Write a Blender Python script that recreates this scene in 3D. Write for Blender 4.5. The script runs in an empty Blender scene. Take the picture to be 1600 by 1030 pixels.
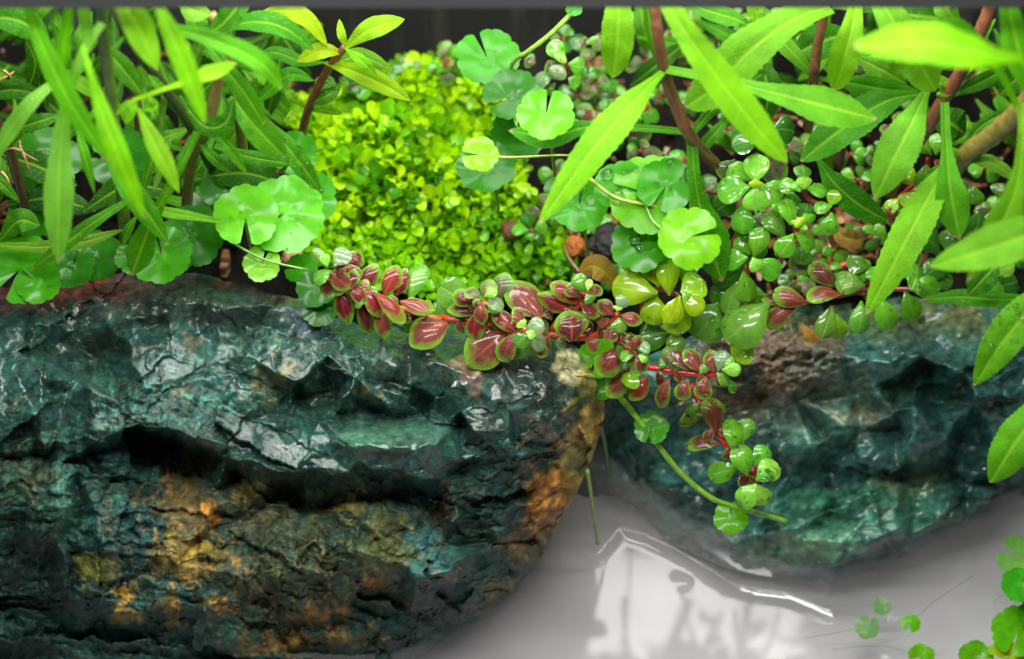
import bpy, bmesh, math, random
import numpy as np
from mathutils import Vector, Matrix
from mathutils.geometry import delaunay_2d_cdt

random.seed(7); RNG = np.random.default_rng(11)
SC = bpy.context.scene
COL = SC.collection

# ---------------------------------------------------------------- camera
TH = math.radians(50.0); CT, ST = math.cos(TH), math.sin(TH)
DIST = 40.0                      # 1 unit = 100 photo pixels at the focus plane
TARGET = Vector((0, 0, 5.0))     # water level is z = 0
F = Vector((0, CT, -ST)); U = Vector((0, ST, CT)); R = Vector((1, 0, 0))
CAMPOS = TARGET - F * DIST
cd = bpy.data.cameras.new('camera'); cam = bpy.data.objects.new('camera', cd); COL.objects.link(cam)
cam.location = CAMPOS
cam.rotation_euler = (math.pi / 2 - TH, 0, 0)
cd.sensor_width = 36; cd.lens = 90; cd.clip_start = 1; cd.clip_end = 400
cd.dof.use_dof = True; cd.dof.focus_distance = DIST; cd.dof.aperture_fstop = 0.165
cd.dof.aperture_blades = 9
SC.camera = cam

# ---------------------------------------------------------------- light: twin LED bars of the tank lamp, dim room
SC.view_settings.view_transform = 'Standard'; SC.view_settings.look = 'None'
SC.view_settings.exposure = 0.0; SC.view_settings.gamma = 1.0
w = bpy.data.worlds.new('World'); SC.world = w; w.use_nodes = True
w.node_tree.nodes['Background'].inputs[0].default_value = (0.85, 0.92, 1.0, 1)
w.node_tree.nodes['Background'].inputs[1].default_value = 0.06
def area(name, loc, sx, sy, L, col):
    d = bpy.data.lights.new(name, 'AREA'); d.shape = 'RECTANGLE'; d.size = sx; d.size_y = sy
    d.energy = L * sx * sy * math.pi; d.color = col
    o = bpy.data.objects.new(name, d); COL.objects.link(o); o.location = loc
    return o
area('led_panel', (-1.0, 9.7, 18), 16.5, 4.2, 14.0, (1.0, 0.985, 0.95))
for yb, Lb in ((5.2, 36), (1.2, 46), (-4.2, 58)):
    area('led_bar', (-1.0, yb, 18), 17.5, 1.0, Lb, (1.0, 0.985, 0.95))

# ---------------------------------------------------------------- helpers
def W(px, py, h):
    """point of the place seen at photo pixel px,py and standing h units in front of the focus plane"""
    return CAMPOS + (DIST - h) * (F + ((px - 800) / 100 / DIST) * R + ((515 - py) / 100 / DIST) * U)
def hz(px, py, z):
    """h of the point at that pixel which lies at height z"""
    d = F + ((px - 800) / 100 / DIST) * R + ((515 - py) / 100 / DIST) * U
    return DIST - (z - CAMPOS.z) / d.z
def WZ(px, py, z): return W(px, py, hz(px, py, z))
def Wn(px, py, h):
    a = np.stack([np.zeros_like(px)] * 3, -1)
    k = (DIST - h)
    a[..., 0] = CAMPOS.x + k * (px - 800) / 100 / DIST
    v = (515 - py) / 100 / DIST
    a[..., 1] = CAMPOS.y + k * (CT + v * ST)
    a[..., 2] = CAMPOS.z + k * (-ST + v * CT)
    return a

def tag(o, label, cat, group=None, kind=None):
    if label: o['label'] = label
    if cat: o['category'] = cat
    if group: o['group'] = group
    if kind: o['kind'] = kind
    return o
def empty(name, loc, label, cat, group=None):
    o = bpy.data.objects.new(name, None); COL.objects.link(o); o.location = loc; o.empty_display_size = .2
    return tag(o, label, cat, group)
def mesh_obj(name, verts, faces, mat, parent=None, smooth=True, uvs=None):
    me = bpy.data.meshes.new(name)
    me.from_pydata([tuple(v) for v in verts], [], faces)
    if smooth: me.polygons.foreach_set('use_smooth', [True] * len(me.polygons))
    if uvs is not None:
        ul = me.uv_layers.new(name='UVMap')
        li = np.empty(len(me.loops), dtype=np.int32); me.loops.foreach_get('vertex_index', li)
        ul.data.foreach_set('uv', np.asarray(uvs, dtype=np.float32)[li].ravel())
    if mat: me.materials.append(mat)
    me.update()
    o = bpy.data.objects.new(name, me); COL.objects.link(o)
    if parent:
        o.parent = parent; o.matrix_parent_inverse = Matrix.Translation(-parent.location)
    return o

# numpy gradient noise -----------------------------------------------------
_perm = RNG.permutation(512)
_ga = RNG.uniform(0, 2 * np.pi, 512)
def _hash(ix, iy): return _perm[(_perm[ix & 511] + iy) & 511]
def perlin(x, y):
    xi = np.floor(x).astype(int); yi = np.floor(y).astype(int); xf = x - xi; yf = y - yi
    u = xf ** 3 * (xf * (xf * 6 - 15) + 10); v = yf ** 3 * (yf * (yf * 6 - 15) + 10)
    def g(ix, iy, dx, dy):
        a = _ga[_hash(ix, iy)]; return np.cos(a) * dx + np.sin(a) * dy
    n00 = g(xi, yi, xf, yf); n10 = g(xi + 1, yi, xf - 1, yf)
    n01 = g(xi, yi + 1, xf, yf - 1); n11 = g(xi + 1, yi + 1, xf - 1, yf - 1)
    return 1.4 * ((n00 * (1 - u) + n10 * u) * (1 - v) + (n01 * (1 - u) + n11 * u) * v)
def fbm(x, y, o=4, g=.5):
    s = 0; a = 1; f = 1
    for i in range(o):
        s = s + a * perlin(x * f + 17.3 * i, y * f - 9.1 * i); a *= g; f *= 2.03
    return s
def ridged(x, y, o=4):
    s = 0; a = 1; f = 1
    for i in range(o):
        s = s + a * (1 - 2 * np.abs(perlin(x * f + 7.7 * i, y * f + 3.1 * i))); a *= .5; f *= 2.1
    return s
_jx = RNG.uniform(0, 1, 512); _jy = RNG.uniform(0, 1, 512)
_gx = RNG.normal(0, 1, 512); _gy = RNG.normal(0, 1, 512); _of = RNG.uniform(-1, 1, 512)
def scoops(x, y, k=.9, g=.35, o=.3):
    """conchoidal fracture: lower envelope of tilted paraboloid scoops -> sharp ridges between hollows"""
    xi = np.floor(x).astype(int); yi = np.floor(y).astype(int)
    m = np.full(x.shape, 1e9)
    for dx in (-1, 0, 1):
        for dy in (-1, 0, 1):
            h = _hash(xi + dx, yi + dy)
            ax = x - (xi + dx + _jx[h]); ay = y - (yi + dy + _jy[h])
            m = np.minimum(m, k * (ax * ax + ay * ay) + g * (_gx[h] * ax + _gy[h] * ay) + o * _of[h])
    return m

# materials ------------------------------------------------------------------
class NT:
    def __init__(s, name):
        s.m = bpy.data.materials.new(name); s.m.use_nodes = True
        s.t = s.m.node_tree; s.n = s.t.nodes; s.n.clear()
        s.out = s.n.new('ShaderNodeOutputMaterial')
    def add(s, typ, **kw):
        n = s.n.new('ShaderNode' + typ)
        for k, v in kw.items():
            if k.startswith('i_'):
                key = k[2:]; key = int(key) if key.isdigit() else key.replace('_', ' ')
                s.setin(n.inputs[key], v)
            else: setattr(n, k, v)
        return n
    def setin(s, sock, v):
        if isinstance(v, bpy.types.NodeSocket): s.t.links.new(v, sock)
        else:
            if hasattr(sock, 'default_value'):
                if sock.type == 'RGBA' and len(v) == 3: v = (*v, 1)
                sock.default_value = v
    def math(s, op, a, b=None, c=None, clamp=False):
        n = s.n.new('ShaderNodeMath'); n.operation = op; n.use_clamp = clamp
        for i, v in enumerate((a, b, c)):
            if v is not None: s.setin(n.inputs[i], v)
        return n.outputs[0]
    def mix(s, f, a, b, typ='MIX'):
        n = s.n.new('ShaderNodeMix'); n.data_type = 'RGBA'; n.blend_type = typ; n.clamp_factor = True
        s.setin(n.inputs[0], f); s.setin(n.inputs[6], a); s.setin(n.inputs[7], b)
        return n.outputs[2]
    def ramp(s, f, stops):
        n = s.n.new('ShaderNodeValToRGB'); s.setin(n.inputs[0], f)
        e = n.color_ramp.elements
        while len(e) < len(stops): e.new(.5)
        for i, (p, c) in enumerate(stops):
            e[i].position = p; e[i].color = (c, c, c, 1) if not hasattr(c, '__len__') else (*c, 1)
        return n.outputs[0]
    def noise(s, scale, detail=4, rough=.55, vec=None, dist=0):
        n = s.add('TexNoise'); n.inputs['Scale'].default_value = scale; n.inputs['Detail'].default_value = detail
        n.inputs['Roughness'].default_value = rough; n.inputs['Distortion'].default_value = dist
        if vec is not None: s.t.links.new(vec, n.inputs['Vector'])
        return n.outputs[0]
    def bump(s, h, strength=.5, dist=.05, nrm=None):
        n = s.add('Bump'); n.inputs['Strength'].default_value = strength; n.inputs['Distance'].default_value = dist
        s.t.links.new(h, n.inputs['Height'])
        if nrm is not None: s.t.links.new(nrm, n.inputs['Normal'])
        return n.outputs[0]
    def link(s, a, b): s.t.links.new(a, b)
    def surf(s, sh): s.t.links.new(sh, s.out.inputs['Surface']); return s.m

def rock_material(name, fine=1.0, rough=(.14, .5)):
    t = NT(name)
    co = t.add('TexCoord').outputs['Object']
    at = t.add('Attribute'); at.attribute_name = 'Col'
    ro = t.add('Attribute'); ro.attribute_name = 'Rough'
    n1 = t.noise(2.3, 6, .62, co, .6); n2 = t.noise(9, 6, .65, co, .4); n3 = t.noise(38, 4, .6, co)
    f1 = t.ramp(n1, [(.30, .55), (.70, 1.5)])
    f2 = t.ramp(n2, [(.32, .6), (.5, .95), (.72, 1.6)])
    base = t.mix(1.0, at.outputs['Color'], f1, 'MULTIPLY')
    base = t.mix(1.0, base, f2, 'MULTIPLY')
    # thin pale and rusty mineral threads
    v = t.noise(3.1, 5, .6, co, 1.5)
    vein = t.ramp(t.math('ABSOLUTE', t.math('SUBTRACT', v, .5)), [(0.0, 1.0), (.012, .35), (.03, 0)])
    base = t.mix(t.math('MULTIPLY', vein, .35), base, (.16, .15, .07))
    sp = t.ramp(n3, [(.66, 0), (.74, 1)])
    base = t.mix(t.math('MULTIPLY', sp, .35), base, (.10, .16, .12))
    n4 = t.noise(20, 5, .7, co, .3)
    hb = t.math('ADD', t.math('MULTIPLY', n4, .8), t.math('MULTIPLY', n3, .35))
    vo = t.add('TexVoronoi'); vo.inputs['Scale'].default_value = 17; t.link(co, vo.inputs['Vector'])
    hb = t.math('ADD', hb, t.math('MULTIPLY', vo.outputs['Distance'], .35))
    b = t.add('Bump'); b.inputs['Distance'].default_value = .05 * fine; t.link(hb, b.inputs['Height'])
    t.link(t.math('MULTIPLY_ADD', ro.outputs['Fac'], .6, .04), b.inputs['Strength'])
    p = t.add('BsdfPrincipled'); t.link(base, p.inputs['Base Color']); t.link(b.outputs[0], p.inputs['Normal'])
    rr = t.math('ADD', t.math('MULTIPLY_ADD', ro.outputs['Fac'], rough[1] - rough[0], rough[0]), t.math('MULTIPLY', t.math('SUBTRACT', t.noise(6, 4, .6, co), .5), .35), clamp=True)
    t.link(rr, p.inputs['Roughness']); p.inputs['Specular IOR Level'].default_value = .12
    t.link(t.math('MULTIPLY_ADD', ro.outputs['Fac'], -.55, .85), p.inputs['Coat Weight']); p.inputs['Coat Roughness'].default_value = .08
    # water film follows the coarse shape more than the grain
    b2 = t.add('Bump'); b2.inputs['Distance'].default_value = .05 * fine; t.link(n2, b2.inputs['Height']); 
    t.link(t.math('MULTIPLY_ADD', ro.outputs['Fac'], .5, .06), b2.inputs['Strength'])
    t.link(b2.outputs[0], p.inputs['Coat Normal'])
    return t.surf(p.outputs[0])

# relief rocks ---------------------------------------------------------------
def interp(pts, gx, gy):
    """piecewise linear surface through control points (Delaunay facets)"""
    co = [Vector((p[0], p[1])) for p in pts]
    vs, es, fs, ov, oe, of = delaunay_2d_cdt(co, [], [], 0, 1e-4)
    hv = np.array([pts[o[0]][2] if len(o) else 0 for o in ov])
    out = np.full(gx.shape, np.nan)
    for f in fs:
        a, b, c = (np.array(vs[i]) for i in f)
        x0, x1 = min(a[0], b[0], c[0]), max(a[0], b[0], c[0]); y0, y1 = min(a[1], b[1], c[1]), max(a[1], b[1], c[1])
        m = (gx >= x0 - .5) & (gx <= x1 + .5) & (gy >= y0 - .5) & (gy <= y1 + .5)
        if not m.any(): continue
        d = (b[1] - c[1]) * (a[0] - c[0]) + (c[0] - b[0]) * (a[1] - c[1])
        if abs(d) < 1e-9: continue
        X = gx[m]; Y = gy[m]
        l1 = ((b[1] - c[1]) * (X - c[0]) + (c[0] - b[0]) * (Y - c[1])) / d
        l2 = ((c[1] - a[1]) * (X - c[0]) + (a[0] - c[0]) * (Y - c[1])) / d
        l3 = 1 - l1 - l2
        ok = (l1 > -.01) & (l2 > -.01) & (l3 > -.01)
        idx = np.argwhere(m)[ok]
        out[idx[:, 0], idx[:, 1]] = (l1 * hv[f[0]] + l2 * hv[f[1]] + l3 * hv[f[2]])[ok]
    return out
def blur(a, n):
    for _ in range(n):
        p = np.pad(a, 1, mode='edge')
        a = (p[:-2, 1:-1] + p[2:, 1:-1] + p[1:-1, :-2] + p[1:-1, 2:] + 2 * a) / 6
    return a
def boxblur(a, r, n=3):
    for _ in range(n):
        for ax in (0, 1):
            p = np.pad(a, [(r + 1, r) if i == ax else (0, 0) for i in (0, 1)], mode='edge').cumsum(ax)
            a = (np.take(p, range(2 * r + 1, p.shape[ax]), ax) - np.take(p, range(0, p.shape[ax] - 2 * r - 1), ax)) / (2 * r + 1)
    return a
def build_rock(name, xs, top, bot, nrow, pts, detail, colour, depth, mat, soft=3, rim=.55, sharp=.6):
    """closed stone: relief front made of chipped facets, rounded back shell. top/bot: outline polylines"""
    tx, ty = zip(*top); bx, by = zip(*bot)
    T = np.interp(xs, tx, ty); B = np.interp(xs, bx, by)
    T = T + 5 * fbm(xs / 45, xs * 0 + 3.3, 4); B = B + 5 * fbm(xs / 45, xs * 0 + 8.3, 4)
    B = np.maximum(B, T + 1.5)
    v = np.linspace(0, 1, nrow)[None, :]
    gx = np.repeat(xs[:, None], nrow, 1); gy = T[:, None] + (B - T)[:, None] * v
    wx = gx + 9 * fbm(gx / 60, gy / 60, 3); wy = gy + 9 * fbm(gx / 60 + 50, gy / 60 + 20, 3)
    h = interp(pts, wx, wy)
    # fill the holes outside the hull from the nearest column value
    for i in range(h.shape[0]):
        r = h[i]; ok = ~np.isnan(r)
        h[i] = np.interp(np.arange(nrow), np.flatnonzero(ok), r[ok]) if ok.any() else h[i - 1]
    h = blur(h, soft); h = h + sharp * (h - boxblur(h, 14))
    d, rough = detail(gx, gy); h = h + d
    e = np.minimum(np.minimum((gy - T[:, None]), (B[:, None] - gy)), 1e9)
    ex = np.minimum(xs - xs[0], xs[-1] - xs)[:, None] + 0 * gy
    e = np.minimum(e, ex)
    h = h - rim * np.exp(-np.maximum(e, 0) / 14.0)
    P = Wn(gx, gy, h)
    nc = len(xs); V = [P.reshape(-1, 3)]
    idx = np.arange(nc * nrow).reshape(nc, nrow)
    quads = np.stack([idx[:-1, :-1], idx[:-1, 1:], idx[1:, 1:], idx[1:, :-1]], -1).reshape(-1, 4)
    loop = np.concatenate([idx[:, 0], idx[-1, 1:-1], idx[::-1, -1], idx[0, -2:0:-1]])
    lx = gx.reshape(-1)[loop]; ly = gy.reshape(-1)[loop]; lh = h.reshape(-1)[loop]
    cx, cy = lx.mean(), ly.mean(); hm = lh.mean()
    faces = [quads[:, ::-1]]; prev = loop; base = nc * nrow
    for k in range(1, 8):
        ph = k / 8 * math.pi / 2
        s = math.cos(ph); dd = depth * math.sin(ph)
        rx = cx + (lx - cx) * s; ry = cy + (ly - cy) * s
        rh = lh * s + (hm) * (1 - s) - dd
        V.append(Wn(rx, ry, rh)); cur = base + np.arange(len(loop)); base += len(loop)
        faces.append(np.stack([prev, np.roll(prev, -1), np.roll(cur, -1), cur], -1)[:, ::-1]); prev = cur
    V.append(Wn(np.array([cx]), np.array([cy]), np.array([hm - depth])))
    tri = np.stack([prev, np.roll(prev, -1), np.full(len(prev), base)], -1)[:, ::-1]
    V = np.concatenate(V); Q = np.concatenate(faces)
    me = bpy.data.meshes.new(name)
    me.vertices.add(len(V)); me.vertices.foreach_set('co', V.ravel())
    nq, nt_ = len(Q), len(tri)
    me.loops.add(nq * 4 + nt_ * 3); me.loops.foreach_set('vertex_index', np.concatenate([Q.ravel(), tri.ravel()]))
    me.polygons.add(nq + nt_)
    me.polygons.foreach_set('loop_start', np.concatenate([np.arange(nq) * 4, nq * 4 + np.arange(nt_) * 3]))
    me.polygons.foreach_set('use_smooth', np.ones(nq + nt_, bool))
    me.update(calc_edges=True); me.validate()
    ax = np.concatenate([gx.ravel()] + [lx] * 7 + [[cx]]); ay = np.concatenate([gy.ravel()] + [ly] * 7 + [[cy]])
    c = colour(ax, ay, np.concatenate([h.ravel()] + [lh] * 7 + [[hm]]))
    ca = me.color_attributes.new('Col', 'FLOAT_COLOR', 'POINT')
    ca.data.foreach_set('color', np.concatenate([c, np.ones((len(c), 1))], 1).ravel())
    ra = me.attributes.new('Rough', 'FLOAT', 'POINT')
    rr = np.concatenate([rough.ravel(), np.full(len(lx) * 7 + 1, .8)]); ra.data.foreach_set('value', rr)
    me.materials.append(mat)
    o = bpy.data.objects.new(name, me); COL.objects.link(o)
    return o
def patches(x, y, base, lst):
    c = np.repeat(np.array(base)[None, :], len(x), 0)
    n = fbm(x / 34, y / 34, 4); n2 = fbm(x / 34 + 40, y / 34 + 70, 4)
    for (px, py, rx, ry, col, st) in lst:
        q = ((x + 20 * n - px) / rx) ** 2 + ((y + 20 * n2 - py) / ry) ** 2
        a = np.clip(1.35 - q, 0, 1) * st
        a = a * np.clip(.8 + .45 * n2, 0, 1)
        c = c * (1 - a[:, None]) + np.array(col)[None, :] * a[:, None]
    return c
# ---------------------------------------------------------------- the front stone
top1 = [(-70,452),(0,448),(100,432),(200,428),(300,424),(370,440),(430,460),(480,466),(520,495),(580,505),(650,500),(730,505),(800,515),(870,528),(905,545),(925,575),(940,605),(946,640)]
bot1 = [(-70,1095),(600,1095),(640,1045),(690,1004),(740,972),(790,935),(830,892),(850,862),(870,822),(905,762),(925,720),(940,675),(946,645)]
P1 = [
# back edge
(-80,430,-1.0),(0,430,-.9),(100,415,-.8),(200,410,-.75),(300,405,-.75),(380,420,-.65),(440,445,-.45),(490,450,-.4),(530,480,-.4),(590,490,-.55),(650,485,-.65),(740,490,-.7),(810,500,-.6),(880,512,-.45),(930,530,-.5),(960,600,-.7),(970,680,-1.1),(940,760,-1.6),(900,840,-2.1),(860,920,-2.2),(760,1010,-2.15),(680,1060,-2.15),(620,1110,-1.8),(300,1110,-1.1),(-80,1110,-1.2),
# upper crest
(-80,528,-.05),(30,516,.05),(62,512,.1),(110,520,.05),(170,508,.12),(215,498,.15),(270,484,.12),(340,492,.22),(380,472,.08),(440,480,.15),(480,482,.1),
(-80,490,-.45),(60,480,-.35),(200,465,-.3),(330,455,-.35),
# left glossy slab and hollow
(-80,600,.5),(0,560,.25),(0,608,.5),(40,548,.2),(70,592,.5),(108,565,-.12),(165,552,-.1),(128,592,.15),
(135,606,.6),(200,548,.42),(270,528,.38),(340,532,.45),(240,512,.08),(310,510,.12),
# lip of the second step
(62,642,.72),(-80,660,.7),(20,640,.62),(230,606,.66),(330,572,.58),(400,556,.62),(440,540,.5),(395,510,.3),(460,596,.78),(530,620,.72),
# rough face and lower lip
(90,640,.35),(90,668,.45),(66,690,.6),(150,690,.72),(215,668,.72),(270,672,.68),(300,692,.66),(350,712,.66),(400,727,.7),(480,737,.68),(540,742,.7),(620,742,.7),(660,758,.62),
(200,640,.7),(300,640,.62),(380,660,.66),(450,690,.6),(-80,700,.62),(10,690,.55),
# recess under it
(-80,722,0.270),(20,712,0.245),(80,708,0.070),(150,706,0.095),(212,688,0.120),(272,694,-0.030),(300,716,-0.090),(370,752,-0.140),(450,775,-0.120),(540,778,-0.030),(600,772,0.020),(645,790,0.070),
# ridge of the right mass
(520,518,.2),(600,534,.34),(680,560,.46),(740,592,.54),(640,520,-.15),(700,535,-.2),(590,522,.0),
(560,590,.62),(640,600,.62),(700,616,.62),(590,560,.5),(500,560,.55),
# dark pocket and slit
(470,622,.1),(520,612,.05),(555,636,.18),(450,642,.35),(520,652,.28),(600,652,.28),(680,642,.3),(722,656,.3),(600,632,.62),(680,624,.62),(720,640,.6),
# green glossy shelf
(430,660,.6),(500,664,.38),(560,692,.78),(640,702,.86),(684,692,.8),(700,665,.45),(560,722,.78),(640,728,.82),
# right top
(760,575,.3),(750,548,-.05),(850,558,-.02),(850,620,.46),(905,590,.1),(800,640,.6),(770,620,.55),(740,668,.7),(790,676,.66),(720,692,.5),(800,690,.42),(860,665,.5),(895,640,.25),(915,620,0),
(720,722,.62),(800,706,.6),(870,700,.2),(905,680,-.15),
# prow with the dark hollow
(655,770,.25),(648,830,.2),(640,890,.18),(680,800,-.05),(690,850,.05),(706,740,.55),(712,800,.36),(712,880,.32),(676,902,.34),(650,905,.15),
# right flank
(780,800,.1),(760,760,.35),(850,780,-.35),(880,740,-.3),(830,850,-.95),(770,860,-.35),(800,900,-1.1),(745,905,-.55),(700,932,-.7),(720,960,-1.15),(890,800,-1.3),
# lower left blocks
(30,762,.32),(92,722,.3),(100,790,.42),(60,830,.2),(95,845,.1),(-80,800,.3),(-80,850,-.1),(20,870,-.5),(60,890,-.6),(110,842,-.12),(118,800,-.1),(130,735,.06),(180,745,.02),(245,748,.0),(185,752,-.12),(250,800,.14),(150,800,.1),(160,860,.22),(240,850,.14),(150,930,-.1),(110,940,-.35),(70,960,-.8),(255,760,-.06),(335,775,-.05),(290,740,-.25),(340,820,-.2),(330,806,.06),(280,880,.06),(380,900,-.12),(330,950,-.3),(340,965,-.5),(310,930,-.15),(200,960,-.35),
(450,840,-.05),(500,900,-.1),(520,850,.0),(560,862,.14),(560,820,-.1),(610,880,.16),(480,800,-.2),(400,790,-.2),
(620,912,-.35),(560,925,-.4),(500,950,-.62),(450,980,-.75),(480,990,-.9),(560,960,-.85),(300,1030,-1.05),(180,1020,-.95),(0,1030,-1.15),(400,1020,-.95),(600,1000,-1.05),(640,970,-1.0),
]
def det1(x, y):
    top = np.clip((600 - y) / 120, 0, 1) * np.clip((x - 0) / 60 + .6, 0, 1)
    smooth = np.clip(np.exp(-((x - 800) / 110) ** 2 - ((y - 600) / 60) ** 2) + np.exp(-((x - 300) / 260) ** 2 - ((y - 465) / 28) ** 2)
                     + .8 * np.exp(-((x - 600) / 120) ** 2 - ((y - 690) / 25) ** 2) + .7 * np.exp(-((x - 640) / 110) ** 2 - ((y - 560) / 40) ** 2)
                     + .7 * np.exp(-((x - 40) / 60) ** 2 - ((y - 570) / 40) ** 2), 0, .9)
    lip = np.interp(x, [-70, 65, 215, 300, 400, 540, 660, 720, 800, 950], [700, 690, 668, 692, 727, 742, 758, 722, 706, 660])
    low = np.clip((y - lip + 14) / 26, 0, 1)                       # broken face below the lip
    mid = np.clip(1.3 - ((x - 270) / 150) ** 2 - ((y - 645) / 55) ** 2, 0, 1)   # granular band above the lip
    r = np.clip(.30 + .25 * fbm(x / 70, y / 50, 3), .1, .6) * (1 - smooth); r = np.maximum(np.maximum(r, low), .85 * mid)
    wx = x + 14 * fbm(x / 50, y / 50, 3); wy = y + 14 * fbm(x / 50 + 9, y / 50 + 4, 3)
    up = 1 - low
    def strata(th, o):
        ca, sa = math.cos(th), math.sin(th); a_ = wx * ca + wy * sa + o; b_ = -wx * sa + wy * ca
        return (.28 * (scoops(a_ / 120 + 31, b_ / 66 + 3, .12, .6, .35) - .1) * low + .09 * (scoops(a_ / 52 + 5, b_ / 26 + 3, .15, .6, .4) - .1) * low
                + .05 * (scoops(a_ / 24 + 11, b_ / 12, .3, .6, .4) - .1) * np.clip(r - .12 * up, 0, 1)
                + .036 * (scoops(a_ / 10 + 3, b_ / 6, .5, .5, .4) - .1) * np.clip(r - .25 * up, 0, 1) + .02 * fbm(a_ / 34, b_ / 14, 5, .6) * r)
    k1 = np.clip((x - 330) / 80, 0, 1); k2 = np.clip((x - 690) / 60, 0, 1)
    st = strata(.06, 0) * (1 - k1) + (strata(.52, 300) * (1 - k2) + strata(-.35, 700) * k2) * k1
    d = .20 * (scoops(wx / 125, wy / 85 + wx / 300, .5, .5, .35) - .1) * (.35 + .65 * r)
    ua = wx * .88 + wy * .47; ub = -wx * .47 + wy * .88; va = wx * .80 - wy * .60; vb = wx * .60 + wy * .80
    lf = np.clip((330 - x) / 120, 0, 1)
    d += ((.36 * (scoops(ua / 150 + 31, ub / 86 + 3, .12, .62, .3) - .1) + .085 * (scoops(ua / 58 + 3, ub / 30, .12, .62, .4) - .1)) * (1 - lf)
          + (.36 * (scoops(va / 150 + 3, vb / 92 + 13, .12, .62, .3) - .1) + .085 * (scoops(va / 56 + 3, vb / 32, .12, .62, .4) - .1)) * lf) * (.9 - .75 * smooth) * up
    d += st
    wetpatch = np.clip(.5 + 1.2 * fbm(x / 55 + 7, y / 40, 3), 0, 1)
    # fine cracks running across the face
    c = np.abs(fbm(wx / 120 + 5, wy / 60 + 2, 4)); d -= .09 * np.exp(-c / .02) * r
    return d, np.clip(r + .22 * wetpatch * (1 - smooth), .03, 1)
G0 = (.010, .040, .032)
def col1(x, y, h):
    L = [(120,560,200,90,(.012,.045,.036),.7),(300,470,320,40,(.026,.042,.034),.9),(80,455,150,24,(.13,.028,.03),.95),(230,440,70,14,(.09,.06,.055),.6),
     (490,490,42,34,(.10,.14,.21),.85),(430,480,40,22,(.05,.08,.07),.6),(660,550,110,40,(.018,.034,.032),.7),(820,590,90,60,(.022,.033,.030),.9),
     (600,680,100,34,(.03,.085,.055),.8),(410,600,14,40,(.12,.11,.03),.6),(445,590,16,24,(.15,.13,.03),.6),
     (300,540,22,10,(.25,.12,.05),.5),(320,560,90,30,(.018,.06,.05),.8),(280,610,18,16,(.14,.12,.05),.6),
     (190,840,90,70,(.008,.045,.045),.8),(95,760,24,90,(.03,.09,.06),.7),(40,740,50,70,(.02,.03,.012),.8),(150,720,80,30,(.012,.045,.042),.8),
     (60,900,90,60,(.006,.014,.014),.8),
     (290,790,34,60,(.15,.10,.03),.85),(255,735,9,50,(.20,.11,.03),.9),(330,810,16,18,(.32,.13,.02),.9),(290,870,60,36,(.17,.12,.025),.85),(310,860,24,16,(.30,.19,.02),.7),
     (150,890,34,26,(.16,.17,.02),.8),(190,950,14,34,(.30,.18,.02),.8),(270,950,22,30,(.22,.13,.02),.75),(340,950,22,10,(.32,.16,.02),.6),
     (440,880,120,110,(.035,.045,.018),.8),(400,780,70,40,(.06,.06,.022),.7),(380,760,30,20,(.14,.10,.02),.7),(540,790,26,18,(.20,.15,.02),.8),(600,850,40,60,(.09,.09,.02),.7),
     (585,905,26,12,(.35,.13,.01),.9),(500,960,60,12,(.24,.12,.02),.8),(490,1000,120,18,(.09,.06,.02),.8),(420,1010,60,16,(.20,.12,.02),.6),
     (672,870,34,40,(.022,.10,.095),.9),(690,810,16,50,(.05,.032,.012),.8),(690,895,26,8,(.22,.12,.05),.6),
     (800,780,90,70,(.012,.036,.030),.7),
     (735,580,22,16,(.30,.14,.10),.55),(745,610,12,16,(.20,.10,.07),.5),(575,620,16,12,(.25,.17,.05),.6),
     (892,565,26,28,(.50,.46,.24),.95),(925,610,24,40,(.50,.40,.11),.95),(925,660,28,46,(.55,.33,.07),.95),(905,720,34,40,(.45,.40,.08),.9),(890,700,14,60,(.30,.24,.06),.6),
     (872,770,40,44,(.40,.17,.03),.9),(850,810,26,40,(.38,.16,.03),.75),(820,850,46,36,(.13,.075,.03),.85),(900,745,20,22,(.40,.24,.03),.8),
     (800,920,50,20,(.12,.12,.05),.8),(840,870,20,24,(.10,.11,.05),.7),(750,960,40,16,(.10,.09,.05),.6),(690,960,60,30,(.02,.035,.035),.7)]
    c = patches(x, y, G0, L)
    n = fbm(x / 13, y / 13 + 30, 4); m = fbm(x / 70 + 3, y / 70, 4)
    c = c * np.clip(1 + .5 * n + .4 * m, .25, 2.2)[:, None]
    wx = x + 18 * fbm(x / 40, y / 40, 3); wy = y + 18 * fbm(x / 40 + 9, y / 40, 3)
    for (cx_, cy_, rx, ry, col, sc, th) in ((300, 850, 150, 130, (.30, .16, .02), 55, .06), (500, 960, 200, 50, (.24, .13, .02), 60, .05), (560, 850, 120, 110, (.16, .15, .03), 50, .08), (860, 740, 60, 120, (.42, .20, .02), 46, .05), (200, 640, 260, 50, (.05, .20, .15), 60, .08), (450, 580, 300, 60, (.10, .20, .13), 70, .05), (100, 800, 110, 130, (.05, .18, .12), 60, .07)):
        v = np.exp(-(np.abs(fbm(wx / sc + cx_, wy / sc, 3)) / th) ** 1.5) * np.clip(1.3 - ((x - cx_) / rx) ** 2 - ((y - cy_) / ry) ** 2, 0, 1) * np.clip(.7 + n, 0, 1)
        c = c * (1 - .8 * v[:, None]) + np.array(col)[None, :] * .8 * v[:, None]
    o = np.clip((fbm(x / 22 + 80, y / 22, 4) - .8) / .15, 0, 1)[:, None] * .5
    o *= np.clip((y - 560) / 60, 0, 1)[:, None]
    return np.clip((1.22 + .2 * np.clip((y - 650) / 150, 0, 1))[:, None] * (c * (1 - o) + np.array((.12, .09, .02)) * o), .002, .9)
ROCKM = rock_material('wet_jasper')
xs1 = np.concatenate([np.arange(-70, 900, 2.0), 900 + 46 * np.sin(np.linspace(0, np.pi / 2, 34))])
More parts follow.
